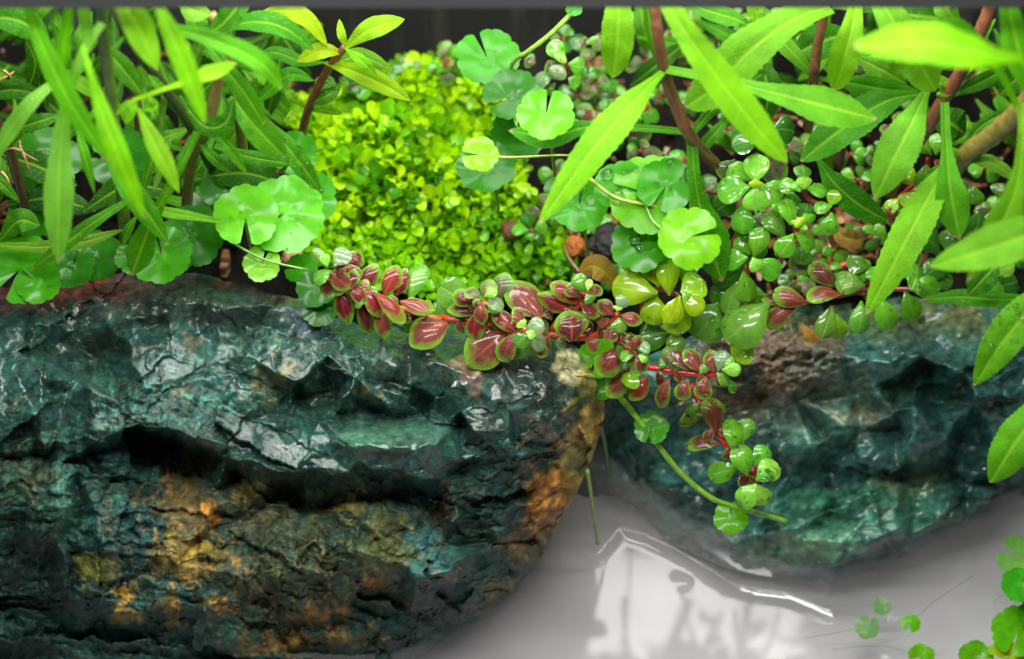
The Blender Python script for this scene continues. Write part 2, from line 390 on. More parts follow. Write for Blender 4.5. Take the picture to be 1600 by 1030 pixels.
rock1 = build_rock('rock', xs1, top1, bot1, 330, [(a, b, c * 1.15) for a, b, c in P1], det1, col1, 5.0, ROCKM, soft=1)
tag(rock1, 'large wet dark green rock with orange rusty edge filling the lower left', 'rock', 'rocks in the water')

# ---------------------------------------------------------------- the rear stone on the right
def Z(px, py, z): return (px, py, hz(px, py, z))
top2 = [(880,640),(930,600),(1000,560),(1100,520),(1200,480),(1400,462),(1600,470),(1720,480)]
bot2 = [(880,690),(930,745),(960,775),(1000,800),(1060,852),(1150,893),(1290,908),(1380,885),(1425,862),(1480,842),(1540,802),(1600,765),(1720,750)]
P2 = [Z(860,640,.8),Z(940,590,1.6),Z(1000,550,2.3),Z(1100,505,2.9),Z(1200,470,3.0),Z(1400,450,2.9),Z(1600,455,2.9),Z(1740,470,2.7),
Z(870,710,-.5),Z(930,755,-.6),Z(1000,812,-.6),Z(1060,862,-.6),Z(1150,905,-.6),Z(1290,920,-.6),Z(1390,898,-.6),Z(1440,874,-.6),Z(1500,850,-.6),Z(1560,810,-.6),Z(1620,775,-.6),Z(1740,760,-.6),
Z(1000,620,1.75),Z(1100,640,1.8),Z(1000,720,.6),Z(1060,760,.65),Z(1100,800,.4),Z(1150,850,.2),Z(1230,880,.1),
Z(1160,560,2.75),Z(1250,540,3.0),Z(1180,620,2.15),Z(1240,620,2.4),Z(1320,560,2.95),Z(1330,640,2.3),Z(1200,680,1.8),Z(1290,690,1.9),
Z(1370,600,2.7),Z(1438,560,3.05),Z(1440,575,2.55),Z(1400,600,2.35),Z(1350,630,2.3),Z(1400,650,2.3),
Z(1320,665,2.35),Z(1280,690,1.7),Z(1430,640,2.5),Z(1500,580,2.9),Z(1580,560,2.8),Z(1520,615,2.75),Z(1515,625,2.2),Z(1430,628,2.35),Z(1460,622,2.2),
Z(1480,690,2.0),Z(1560,690,1.8),Z(1600,620,2.4),Z(1340,668,2.0),Z(1400,675,1.75),Z(1540,700,1.3),Z(1500,705,1.4),
Z(1270,700,1.95),Z(1310,730,1.45),Z(1400,735,1.5),Z(1320,700,1.7),Z(1420,712,1.85),Z(1230,735,1.5),Z(1300,736,1.3),
Z(1220,740,1.15),Z(1400,742,1.15),Z(1480,740,1.1),Z(1300,780,1.1),Z(1400,790,1.0),Z(1500,735,1.4),Z(1560,740,1.1),
Z(1350,810,.85),Z(1300,806,.6),Z(1430,790,.7),Z(1520,760,.8),Z(1560,760,.5),Z(1400,826,.75),Z(1480,800,.7),Z(1540,775,.7),Z(1300,850,.7),Z(1200,800,.95),Z(1180,770,.9),Z(1360,850,.55),Z(1420,845,.35),Z(1500,820,.25),Z(1300,885,.25),Z(1250,840,.7),Z(1580,760,.2),
]
def det2(x, y):
    wx = x + 16 * fbm(x / 50, y / 50, 3); wy = y + 12 * fbm(x / 50 + 9, y / 50 + 4, 3)
    a = wx * .94 + wy * .34; b = -wx * .34 + wy * .94   # grain runs up to the right
    a2 = wx * .94 - wy * .34; b2 = wx * .34 + wy * .94
    d = .34 * (scoops(a2 / 170, b2 / 66, .5, .5, .4) - .1) + .10 * (scoops(a2 / 70 + 7, b2 / 27 + 3, .4, .5, .4) - .1) + .03 * (scoops(a2 / 30 + 3, b2 / 11, .5, .5, .4) - .1)
    d += .03 * fbm(a2 / 40, b2 / 14, 4, .5)
    brown = np.clip(1.3 - ((x - 1190) / 130) ** 2 - ((y - 560) / 75) ** 2, 0, 1)
    d += brown * (.10 * fbm(x / 14, y / 12, 4) + .06)
    return d, np.clip(.14 + .25 * fbm(x / 60, y / 40, 3) + .6 * brown, .05, 1)
def col2(x, y, h):
    L = [(1300,640,120,60,(.045,.075,.055),.8),(1400,700,150,70,(.010,.036,.034),.8),(1330,800,160,40,(.03,.11,.07),.85),(1290,850,60,24,(.07,.17,.10),.7),(1420,760,60,20,(.08,.14,.06),.7),
     (1300,680,60,20,(.05,.13,.10),.7),(1345,655,50,14,(.13,.13,.08),.6),(1100,760,90,70,(.012,.045,.040),.7),(1230,860,70,30,(.05,.09,.03),.5),
     (1190,560,120,85,(.052,.033,.020),1.0),(1130,640,70,40,(.035,.022,.013),.9),(1240,530,80,40,(.06,.042,.028),.8),(1400,500,220,36,(.035,.05,.02),.9),(1500,490,60,20,(.05,.055,.02),.8),(1210,600,30,20,(.10,.055,.028),.6)]
    c = patches(x, y, (.012, .045, .038), L)
    n = fbm(x / 13, y / 9 + 30, 4); m = fbm(x / 70 + 3, y / 40, 4)
    return np.clip(c * np.clip(1 + .6 * n + .5 * m, .25, 2.4)[:, None] * 2.5, .002, .9)
xs2 = np.arange(880, 1722, 3.0)
rock2 = build_rock('rock', xs2, top2, bot2, 190, P2, det2, col2, 4.0, rock_material('wet_green_stone', 1.0, (.12, .4)), soft=2, rim=.25, sharp=.9)
tag(rock2, 'wet teal green rock with brown soil on top rising from the water at the right', 'rock', 'rocks in the water')

# ---------------------------------------------------------------- tank floor, water, rear glass, planting bed
t = NT('tank_floor'); p = t.add('BsdfPrincipled'); co = t.add('TexCoord').outputs['Object']
n = t.noise(.5, 5, .6, co); c = t.mix(t.ramp(n, [(.35, 0), (.7, 1)]), (.47, .44, .47), (.57, .55, .58))
t.link(c, p.inputs['Base Color']); p.inputs['Roughness'].default_value = .6; FLOORM = t.surf(p.outputs[0])
fl = mesh_obj('tank_floor', [(-30, -30, -1.1), (30, -30, -1.1), (30, 22, -1.1), (-30, 22, -1.1)], [(0, 1, 2, 3)], FLOORM, smooth=False)
tag(fl, None, None, kind='structure')

# water surface: a height field that climbs a little where it wets the stones
men = [(915,872),(935,866),(955,842),(968,826),(1010,838),(1060,862),(1110,892),(1140,912),(1180,922),(1230,928),(1275,946),(1300,955)]
mw = np.array([tuple(WZ(a, b, 0))[:2] for a, b in men])
def seg_dist(x, y, poly):
    d = np.full(x.shape, 1e9); sgn = np.zeros(x.shape)
    for a, b in zip(poly[:-1], poly[1:]):
        e = b - a; l = (e * e).sum(); tt = np.clip(((x - a[0]) * e[0] + (y - a[1]) * e[1]) / l, 0, 1)
        qx = x - a[0] - tt * e[0]; qy = y - a[1] - tt * e[1]; dd = np.hypot(qx, qy)
        s = np.sign(e[0] * (y - a[1]) - e[1] * (x - a[0])); m = dd < d
        d = np.where(m, dd, d); sgn = np.where(m, s, sgn)
    return d, sgn
t = NT('clear_water')
lw = t.add('Fresnel'); lw.inputs['IOR'].default_value = 1.36
gl = t.add('BsdfGlossy'); gl.inputs['Roughness'].default_value = .07; gl.inputs['Color'].default_value = (1, 1, 1, 1)
tr = t.add('BsdfTransparent'); tr.inputs['Color'].default_value = (.90, .91, .90, 1)
co = t.add('TexCoord').outputs['Object']
b = t.bump(t.noise(.5, 1, .5, co), .015, .1); t.link(b, gl.inputs['Normal']); t.link(b, lw.inputs['Normal'])
df = t.add('BsdfDiffuse'); df.inputs['Color'].default_value = (.42, .41, .42, 1)
m0 = t.add('MixShader'); m0.inputs[0].default_value = .16; t.link(tr.outputs[0], m0.inputs[1]); t.link(df.outputs[0], m0.inputs[2])   # slightly milky water
mx = t.add('MixShader'); t.link(lw.outputs[0], mx.inputs[0]); t.link(m0.outputs[0], mx.inputs[1]); t.link(gl.outputs[0], mx.inputs[2])
WATERM = t.surf(mx.outputs[0])
def water_mesh():
    xs = np.concatenate([np.linspace(-30, -4, 20), np.arange(-3.9, 10.5, .035), np.linspace(10.6, 30, 16)])
    ys = np.concatenate([np.linspace(-30, -5.1, 16), np.arange(-5, 2.6, .035), np.linspace(2.7, 22, 16)])
    X, Y = np.meshgrid(xs, ys, indexing='ij')
    d, s = seg_dist(X, Y, mw)
    tt = np.maximum(0, .28 - d); z = .08 * tt + .40 * tt ** 2
    for (px, py, r, a) in dimples:
        c = WZ(px, py, 0); q = np.hypot(X - c.x, Y - c.y); z = z + a * .22 * np.exp(-(q / r) ** 2)
    V = np.stack([X, Y, z], -1).reshape(-1, 3); n = len(ys)
    idx = np.arange(len(xs) * n).reshape(len(xs), n)
    Q = np.stack([idx[:-1, :-1], idx[1:, :-1], idx[1:, 1:], idx[:-1, 1:]], -1).reshape(-1, 4)
    return V, Q.tolist()
dimples = [(1067,912,.16,.10),(1408,968,.17,.10),(1522,914,.18,.10),(1552,940,.18,.10),(1545,985,.18,.10),(1395,1028,.15,.1),(1508,1008,.15,.08),(800,972,.10,.06)]
V, Q = water_mesh(); wo = mesh_obj('water', V, Q, WATERM); tag(wo, None, None, kind='structure')

t = NT('black_glass'); p = t.add('BsdfPrincipled'); p.inputs['Base Color'].default_value = (.028, .028, .026, 1)
co = t.add('TexCoord').outputs['Object']; mp = t.add('Mapping'); t.link(co, mp.inputs[0]); mp.inputs['Scale'].default_value = (1.2, 1, .12)
n = t.noise(.9, 4, .6, mp.outputs[0]); t.link(t.mix(t.ramp(n, [(.5, 0), (.8, 1)]), (.026, .026, .024), (.10, .10, .085)), p.inputs['Base Color'])  # paler upright streaks: soft reflections on the glass painted into its colour
p.inputs['Roughness'].default_value = .35
def box(name, c, s, mat, parent=None, bev=.03):
    bm = bmesh.new(); bmesh.ops.create_cube(bm, size=1)
    for v in bm.verts: v.co = Vector((v.co.x * s[0] + c[0], v.co.y * s[1] + c[1], v.co.z * s[2] + c[2]))
    if bev: bmesh.ops.bevel(bm, geom=bm.edges[:], offset=bev, segments=2, affect='EDGES')
    me = bpy.data.meshes.new(name); bm.to_mesh(me); bm.free(); me.materials.append(mat)
    o = bpy.data.objects.new(name, me); COL.objects.link(o)
    if parent: o.parent = parent; o.matrix_parent_inverse = Matrix.Translation(-parent.location)
    return o
BG = t.surf(p.outputs[0])
bw = box('tank_wall', (0, 9.0, 4), (60, .4, 11), BG); tag(bw, 'dark blurred rear glass of the tank behind all the plants', 'tank wall')
t = NT('grey_rail'); p = t.add('BsdfPrincipled'); p.inputs['Base Color'].default_value = (.03, .03, .031, 1); p.inputs['Roughness'].default_value = .6
RAILM = t.surf(p.outputs[0])
c = W(800, -17, 6.6)
rl = box('light_rail', c, (26, .35, .42), RAILM, bev=.04); tag(rl, 'dark grey rail running along the very top above the leaves', 'rail')

# soil bed
t = NT('wet_soil'); co = t.add('TexCoord').outputs['Object']
n1 = t.noise(3, 6, .7, co); n2 = t.noise(14, 5, .7, co)
c = t.ramp(n1, [(.3, (.002, .0018, .0012)), (.55, (.006, .004, .0025)), (.75, (.022, .013, .007))])
p = t.add('BsdfPrincipled'); t.link(c, p.inputs['Base Color']); p.inputs['Roughness'].default_value = .5; p.inputs['Specular IOR Level'].default_value = .15
hb = t.math('ADD', n1, t.math('MULTIPLY', n2, .5)); t.link(t.bump(hb, .8, .15), p.inputs['Normal']); SOILM = t.surf(p.outputs[0])
def soil_z(x, y):
    return 2.3 + .36 * (y - 2)
def soil_mesh():
    xs = np.arange(-14, 14.01, .09); ys = np.arange(.4, 8.6, .09)
    X, Y = np.meshgrid(xs, ys, indexing='ij')
    z = soil_z(X, Y) + .22 * fbm(X * .8, Y * .8, 5, .6) + .05 * ridged(X * 4, Y * 4, 3)
    front = 1.6 + .35 * fbm(X * .7, X * 0, 3)
    z = z - np.clip(front + .9 - Y, 0, 9) * 2.6
    z = z - np.clip(Y - 6.0 - .4 * fbm(X * .6, X * 0 + 5, 3), 0, 9) * 2.5
    n = len(ys); idx = np.arange(len(xs) * n).reshape(len(xs), n)
    Q = np.stack([idx[:-1, :-1], idx[1:, :-1], idx[1:, 1:], idx[:-1, 1:]], -1).reshape(-1, 4)
    return np.stack([X, Y, z], -1).reshape(-1, 3), Q.tolist()
V, Q = soil_mesh(); so = mesh_obj('soil', V, Q, SOILM); tag(so, None, None, kind='structure')
# ---------------------------------------------------------------- plant materials
def leaf_material(name, kind):
    t = NT(name)
    oi = t.add('ObjectInfo'); col = oi.outputs['Color']
    co = t.add('TexCoord').outputs['Object']
    uv = t.add('UVMap'); uv.uv_map = 'UVMap'
    sx = t.add('SeparateXYZ'); t.link(uv.outputs[0], sx.inputs[0])
    av = t.math('MULTIPLY', t.math('ABSOLUTE', t.math('SUBTRACT', sx.outputs[0], .5)), 2.0)
    u = sx.outputs[1]
    rndv = t.add('VectorMath'); rndv.operation = 'ADD'; t.link(co, rndv.inputs[0])
    cb = t.add('CombineXYZ'); t.link(t.math('MULTIPLY', oi.outputs['Random'], 50), cb.inputs[0]); t.link(cb.outputs[0], rndv.inputs[1])
    vec = rndv.outputs[0]
    sc = {'long': 2.2, 'round': 3.0, 'red': 3.0, 'penny': 2.0, 'moss': 6}[kind]
    n = t.noise(sc, 5, .65, vec); nf = t.noise(sc * 14, 3, .6, vec)
    c = t.mix(1.0, col, t.ramp(n, [(.25, .72), (.75, 1.3)]), 'MULTIPLY')
    tcol = None
    if kind == 'penny':
        ang = t.math('ARCTAN2', t.math('SUBTRACT', sx.outputs[0], .5), t.math('SUBTRACT', u, .5))
        vv = t.math('ABSOLUTE', t.math('SINE', t.math('MULTIPLY', ang, 4.5)))
        vein = t.ramp(vv, [(0, .6), (.05, .15), (.10, 0)])
    else:
        k = {'long': 13, 'round': 6, 'red': 6, 'moss': 4}[kind]
        s = t.math('SINE', t.math('MULTIPLY', t.math('SUBTRACT', t.math('MULTIPLY', u, k), t.math('MULTIPLY', av, 2.6 if kind == 'long' else 1.6)), 6.283))
        lat = t.math('MULTIPLY', t.ramp(s, [(.80, 0), (1.0, 1)]), .10 if kind == 'long' else .25)
        rib = t.ramp(av, [(0, 1), (.06, .85), (.14, 0)] if kind == 'long' else [(0, 1), (.045, .75), (.11, 0)])
        vein = t.math('MAXIMUM', rib, lat)
    if kind == 'red':
        # crimson along the rib, green towards edge and tip
        e = t.math('ADD', t.math('MULTIPLY', t.math('POWER', av, 2.2), .55), t.math('MULTIPLY', t.math('POWER', u, 4.0), .8))
        e = t.math('ADD', e, t.math('MULTIPLY', t.math('SUBTRACT', n, .5), 1.1))
        f = t.ramp(e, [(.22, 0), (.78, 1)])
        c = t.mix(f, c, (.15, .36, .02))
        c = t.mix(t.math('MULTIPLY', vein, t.ramp(u, [(.15, .60), (.7, .05)])), c, (.62, .13, .04))
        # tiny pale dots on the skin
        vo = t.add('TexVoronoi'); vo.inputs['Scale'].default_value = 26; t.link(vec, vo.inputs['Vector'])
        c = t.mix(t.ramp(vo.outputs['Distance'], [(.10, .5), (.2, 0)]), c, (.45, .30, .22))
    elif kind == 'round':
        e = t.math('ADD', t.math('MULTIPLY', t.math('POWER', av, 2.0), .4), t.math('SUBTRACT', n, .55))
        c = t.mix(t.math('MULTIPLY', vein, .35), c, (.30, .42, .12))
        vo = t.add('TexVoronoi'); vo.inputs['Scale'].default_value = 24; t.link(vec, vo.inputs['Vector'])
        c = t.mix(t.ramp(vo.outputs['Distance'], [(.08, .35), (.18, 0)]), c, (.40, .50, .30))
    elif kind in ('long', 'penny'):
        c = t.mix(t.math('MULTIPLY', vein, .42 if kind == 'long' else .14), c, (.34, .62, .04))
        c = t.mix(t.math('MULTIPLY', t.ramp(nf, [(.55, 0), (.75, 1)]), .14), c, (.24, .52, .01))
        if kind == 'long':   # tips are paler
            c = t.mix(t.ramp(t.math('ADD', u, t.math('MULTIPLY', t.math('SUBTRACT', n, .5), .06)), [(.972, 0), (.995, .75)]), c, (.42, .28, .12))
            c = t.mix(t.math('MULTIPLY', t.ramp(t.noise(7, 3, .6, vec), [(.64, 0), (.74, 1)]), .30), c, (.30, .42, .02))
            c = t.mix(t.ramp(t.noise(11, 2, .5, vec), [(.76, 0), (.79, .7)]), c, (.16, .10, .03))
    hgt = t.math('ADD', t.math('MULTIPLY', vein, -.8 if kind != 'penny' else -.5), t.math('MULTIPLY', nf, .5))
    hgt = t.math('ADD', hgt, t.math('MULTIPLY', n, 1.2))
    if kind == 'long':
        grain = t.noise(44, 2, .6, vec); hgt = t.math('ADD', hgt, t.math('MULTIPLY', grain, .9)); c = t.mix(t.math('MULTIPLY', t.ramp(grain, [(.56, 0), (.70, 1)]), .30), c, (.34, .62, .12))
    bmp = t.bump(hgt, {'long': .5, 'round': .3, 'red': .35, 'penny': .16, 'moss': .2}[kind], .03)
    p = t.add('BsdfPrincipled'); t.link(c, p.inputs['Base Color']); t.link(bmp, p.inputs['Normal'])
    p.inputs['Roughness'].default_value = {'long': .36, 'round': .4, 'red': .45, 'penny': .45, 'moss': .4}[kind]
    p.inputs['Specular IOR Level'].default_value = {'long': .10, 'round': .12, 'red': .12, 'penny': .06, 'moss': .25}[kind]
    p.inputs['Coat Weight'].default_value = {'long': .0, 'round': .8, 'red': .42, 'penny': .35, 'moss': .6}[kind]
    p.inputs['Coat Roughness'].default_value = {'penny': .17, 'round': .11}.get(kind, .09)
    tr = t.add('BsdfTranslucent'); hs = t.add('HueSaturation'); hs.inputs['Saturation'].default_value = 1.15; hs.inputs['Value'].default_value = 1.35
    t.link(c, hs.inputs['Color']); t.link(hs.outputs[0], tr.inputs['Color'])
    mx = t.add('MixShader'); mx.inputs[0].default_value = {'long': .42, 'round': .25, 'red': .25, 'penny': .35, 'moss': .45}[kind]
    t.link(p.outputs[0], mx.inputs[1]); t.link(tr.outputs[0], mx.inputs[2])
    return t.surf(mx.outputs[0])
LONG = leaf_material('long_leaf_skin', 'long'); ROUND = leaf_material('round_leaf_skin', 'round')
RED = leaf_material('red_leaf_skin', 'red'); PENNY = leaf_material('pennywort_skin', 'penny'); MOSS = leaf_material('tiny_leaf_skin', 'moss')
t = NT('stem_skin'); oi = t.add('ObjectInfo'); co = t.add('TexCoord').outputs['Object']
n = t.noise(9, 4, .6, co); c = t.mix(1.0, oi.outputs['Color'], t.ramp(n, [(.3, .65), (.7, 1.35)]), 'MULTIPLY')
p = t.add('BsdfPrincipled'); t.link(c, p.inputs['Base Color']); p.inputs['Roughness'].default_value = .35; t.link(t.bump(n, .4, .03), p.inputs['Normal'])
p.inputs['Coat Weight'].default_value = .3; STEM = t.surf(p.outputs[0])
t = NT('water_drop'); p = t.add('BsdfPrincipled'); p.inputs['Base Color'].default_value = (1, 1, 1, 1); p.inputs['Roughness'].default_value = 0.0
p.inputs['IOR'].default_value = 1.33; p.inputs['Transmission Weight'].default_value = 1.0; DROP = t.surf(p.outputs[0])

# ---------------------------------------------------------------- plant builders
UP = Vector((0, 0, 1)); TOCAM = -F
def catmull(pts, n):
    P = [2 * pts[0] - pts[1]] + list(pts) + [2 * pts[-1] - pts[-2]]
    out = []; m = len(pts) - 1
    for i in range(n):
        x = i / (n - 1) * m; k = min(int(x), m - 1); f = x - k
        a, b, c, d = P[k:k + 4]
        out.append(.5 * ((2 * b) + (c - a) * f + (2 * a - 5 * b + 4 * c - d) * f * f + (3 * b - a - 3 * c + d) * f ** 3))
    return out
def finish(o, parent, col):
    o.color = (*col, 1)
    return o
def tube(parent, name, path, r0, r1, col, ns=8, n=None, knots=True):
    pts = catmull(path, n or max(6, 5 * len(path))); V = []; Fc = []
    m = len(pts)
    for i, p in enumerate(pts):
        T = (pts[min(i + 1, m - 1)] - pts[max(i - 1, 0)]).normalized()
        s = T.cross(TOCAM); s = s.normalized() if s.length > 1e-4 else R.copy()
        b = s.cross(T)
        r = r0 + (r1 - r0) * i / (m - 1)
        r *= 1 + (.06 * math.sin(i * 2.3) if knots else 0)
        for k in range(ns):
            a = 2 * math.pi * k / ns; V.append(p + (s * math.cos(a) + b * math.sin(a)) * r)
    for i in range(m - 1):
        for k in range(ns): Fc.append((i * ns + k, i * ns + (k + 1) % ns, (i + 1) * ns + (k + 1) % ns, (i + 1) * ns + k))
    Fc.append(tuple(range(ns))[::-1]); Fc.append(tuple(range((m - 1) * ns, m * ns)))
    return finish(mesh_obj(name, V, Fc, STEM, parent), parent, col)
PROF = {'lance': [(0,.20),(.08,.24),(.2,.42),(.35,.76),(.5,.97),(.6,1),(.72,.93),(.84,.70),(.93,.42),(.975,.22),(1,.03)],
        'strap': [(0,.42),(.1,.5),(.3,.72),(.5,.95),(.65,1),(.8,.86),(.9,.60),(.96,.36),(1,.04)],
        'petiole': [(0,.26),(.25,.28),(.45,.34),(.6,.62),(.75,1),(.86,.86),(.94,.5),(1,.04)],
        'oval': [(0,.18),(.1,.35),(.25,.72),(.42,.97),(.55,1),(.7,.88),(.85,.58),(.94,.30),(1,.03)]}
LEFTK = [1.0]; LONGS = {}
def long_leaf(parent, path, w, col, roll=None, prof='lance', serr=.05, fold=None, name='leaf', label=None):
    pts = catmull([W(*q) for q in path], 46); n = len(pts); nv = 8
    L = sum((pts[i + 1] - pts[i]).length for i in range(n - 1))
    roll = random.uniform(-.45, .45) if roll is None else roll
    fold = random.uniform(.08, .34) if fold is None else fold
    px, py = zip(*PROF[prof]); V = []; uv = []; Fc = []
    ph = random.uniform(0, 6)
    for i, p in enumerate(pts):
        T = (pts[min(i + 1, n - 1)] - pts[max(i - 1, 0)]).normalized()
        s = T.cross((TOCAM * .8 + UP * .45).normalized())
        if s.length < 1e-3: s = R.copy()
        s.normalize(); N = s.cross(T)
        q = Matrix.Rotation(roll + .10 * math.sin(i * .13 + ph), 3, T); s = q @ s; N = q @ N
        u = i / (n - 1); ww = float(np.interp(u, px, py)) * w * LEFTK[0] / 200
        tooth = 1 + (serr if i % 2 else -serr * .3) * (u > .3) * min(1, (1 - u) * 8)
        for k in range(nv + 1):
            v = k / nv * 2 - 1; a = abs(v)
            e = tooth if k in (0, nv) else 1
            z = fold * a * ww - .18 * a * a * ww - .07 * ww * math.exp(-(v / .16) ** 2) + .05 * ww * a * math.sin(i * .55 + ph + (2 if v > 0 else 0))
            V.append(p + s * (v * ww * e) + N * z); uv.append((v * .5 + .5, u))
    for i in range(n - 1):
        for k in range(nv):
            a = i * (nv + 1) + k; Fc.append((a, a + 1, a + nv + 2, a + nv + 1))
    o = finish(mesh_obj(name, V, Fc, LONG, parent, uvs=uv), parent, col)
    if label: o['label'] = label
    LONGS.setdefault(parent, []).append(o)
    return o
# shared unit meshes -----------------------------------------------------------
def obovate(seed, kind):
    r = random.Random(seed); nu, nv = 12, 8; V = []; Fc = []; uv = []
    pr = {'obovate': [(0,.12),(.08,.2),(.2,.46),(.35,.75),(.5,.93),(.64,1),(.78,.94),(.88,.76),(.95,.50),(.985,.26),(1,.04)],
          'ellip': [(0,.14),(.08,.28),(.2,.60),(.35,.88),(.5,1),(.64,.97),(.78,.8),(.88,.56),(.95,.33),(.985,.16),(1,.03)]}[kind]
    a, b = zip(*pr); dz = r.uniform(.10, .24); cz = r.uniform(.12, .34); sk = r.uniform(-.08, .08); ph = r.uniform(0, 6)
    us = [0,.05,.12,.22,.34,.47,.6,.72,.82,.9,.955,.985,1]
    for u in us:
        ww = float(np.interp(u, a, b)) * .5
        for k in range(nv + 1):
            v = k / nv * 2 - 1
            z = dz * math.sin(u * 2.6) - dz * .9 * u * u - cz * ww * v * v + .03 * math.exp(-(v / .2) ** 2) * -1 * (1 - u) + .02 * math.sin(5 * u + ph + 3 * v)
            V.append((ww * v + sk * math.sin(u * 3) , u, z)); uv.append((v * .5 + .5, u))
    nu = len(us) - 1
    for i in range(nu):
        for k in range(nv):
            q = i * (nv + 1) + k; Fc.append((q, q + 1, q + nv + 2, q + nv + 1))
    return V, Fc, uv
def shared_mesh(name, V, Fc, uv, mat):
    me = bpy.data.meshes.new(name); me.from_pydata(V, [], Fc); me.polygons.foreach_set('use_smooth', [True] * len(me.polygons))
    ul = me.uv_layers.new(name='UVMap'); li = np.empty(len(me.loops), dtype=np.int32); me.loops.foreach_get('vertex_index', li)
    ul.data.foreach_set('uv', np.asarray(uv, dtype=np.float32)[li].ravel()); me.materials.append(mat); me.update()
    return me
ROUNDS = [shared_mesh('round_leaf', *obovate(i, 'obovate'), ROUND) for i in range(5)]
REDS = [shared_mesh('red_leaf', *obovate(i + 20, 'ellip' if i % 2 else 'obovate'), RED) for i in range(6)]
def frame(Y, N):
    Y = Y.normalized(); X = Y.cross(N).normalized(); return X, Y, X.cross(Y)
def put(parent, name, me, loc, X, Y, Z, sx, sy, sz, col):
    o = bpy.data.objects.new(name, me); COL.objects.link(o)
    M = Matrix.Identity(4)
    for i in range(3): M[i][0] = X[i] * sx; M[i][1] = Y[i] * sy; M[i][2] = Z[i] * sz; M[i][3] = loc[i]
    if parent: o.parent = parent; o.matrix_parent_inverse = Matrix.Translation(-parent.location)
    o.matrix_basis = M
    o.color = (*col, 1)
    o['_m'] = 0; del o['_m']
    MAT[o.name] = M
    return o
MAT = {}
def jit(c, k=.18):
    f = 1 + random.uniform(-k, k); return (c[0] * f * (1 + random.uniform(-k, k)), c[1] * f, c[2] * f)
def round_leaf(parent, b, tip, w, col, red=False, roll=None, name='leaf'):
    B = W(*b); T = W(*tip); Y = T - B; L = max(Y.length, .05)
    roll = random.uniform(-.4, .4) if roll is None else roll
    N = (TOCAM * .62 + UP * .62).normalized()
    X, Y, Zv = frame(Y, N)
    q = Matrix.Rotation(roll, 3, Y); X = q @ X; Zv = q @ Zv
    me = random.choice(REDS if red else ROUNDS)
    return put(parent, name, me, B, X, Y, Zv, w / 100, L, L * .8, jit(col))
def drops(parent, objs, n, r0, r1, where=(.25, .95)):
    V = []; Fc = []
    for o in objs:
        me = o.data; M = MAT.get(o.name, Matrix.Identity(4)); nv = len(me.vertices)
        uvl = me.uv_layers[0].data
        for _ in range(n):
            pl = me.polygons[random.randrange(len(me.polygons))]
            c = M @ pl.center; nn = (M.to_3x3().inverted().transposed() @ pl.normal).normalized()
            if nn.dot(TOCAM) < 0: nn = -nn
            u = uvl[pl.loop_start].uv[1]
            if u < where[0]: continue
            r = random.uniform(r0, r1) * random.choice((.6, .8, 1)); c = c + nn * r * .25
            s = nn.cross(R).normalized(); tt = nn.cross(s); b0 = len(V); rings = 5; seg = 8
            for i in range(1, rings):
                a = math.pi * i / rings
                for k in range(seg):
                    f = 2 * math.pi * k / seg
                    V.append(c + nn * (r * .75 * math.cos(a)) + (s * math.cos(f) + tt * math.sin(f)) * (r * math.sin(a)))
            V.append(c + nn * r * .75); V.append(c - nn * r * .75); tp, bt = len(V) - 2, len(V) - 1
            for i in range(rings - 2):
                for k in range(seg):
                    a = b0 + i * seg + k; a2 = b0 + i * seg + (k + 1) % seg; Fc.append((a, a + seg, a2 + seg, a2))
            for k in range(seg):
                Fc.append((tp, b0 + k, b0 + (k + 1) % seg)); e = b0 + (rings - 2) * seg; Fc.append((bt, e + (k + 1) % seg, e + k))
    if V:
        o = mesh_obj('water_drops', V, Fc, DROP, parent); o['kind'] = 'stuff'; return o
def penny_mesh(seed):
    r = random.Random(seed); nr, ns = 7, 90; V = [(0, 0, 0)]; uv = [(.5, .5)]; Fc = []
    lob = r.choice((5, 6, 7)); cup = r.uniform(-.12, .16); ph = r.uniform(0, 6)
    nw = r.uniform(.10, .2)
    for j in range(1, nr + 1):
        q = j / nr
        for k in range(ns + 1):
            a = -math.pi + nw + (2 * math.pi - 2 * nw) * k / ns      # notch at -y
            m = (k / ns) * lob
            big = abs(math.sin(math.pi * m)) ** .45
            small = abs(math.sin(math.pi * m * 3)) ** .6
            rad = (.86 + .09 * big + .05 * small * big)
            R_ = q * rad * (1 - .05 * (1 - q))
            edge = min(k, ns - k) / ns
            x = math.sin(a) * R_; y = math.cos(a) * R_
            z = cup * R_ * R_ - .10 * math.exp(-R_ * 5) + .010 * R_ * math.cos(lob * a + ph) + .05 * R_ * math.sin(2 * a + ph) + .03 * math.sin(3.1 * x + ph) * math.cos(2.7 * y)
            V.append((x, y, z)); uv.append((x * .5 + .5, y * .5 + .5))
    def id(j, k): return 1 + (j - 1) * (ns + 1) + k
    for k in range(ns): Fc.append((0, id(1, k + 1), id(1, k)))
    for j in range(1, nr):
        for k in range(ns): Fc.append((id(j, k), id(j, k + 1), id(j + 1, k + 1), id(j + 1, k)))
    return V, Fc, uv
PENNIES = [shared_mesh('pennywort_leaf', *penny_mesh(i), PENNY) for i in range(7)]
def penny_leaf(parent, px, py, h, w, ang=0, col=(.05, .32, .008), tilt=(0, 0), asp=1.0, var=None):
    N = (TOCAM * .75 + UP * .5 + R * (tilt[0] + random.uniform(-.12, .12)) + UP * tilt[1] + U * random.uniform(-.1, .1)).normalized()
    d = R * math.sin(math.radians(ang)) + U * math.cos(math.radians(ang))
    X, Y, Zv = frame(d - N * d.dot(N), N)
    me = PENNIES[var % 7] if var is not None else random.choice(PENNIES)
    return put(parent, 'leaf', me, W(px, py, h), X, Y, Zv, w / 185 * asp, w / 185, w / 185, jit(col, .1))

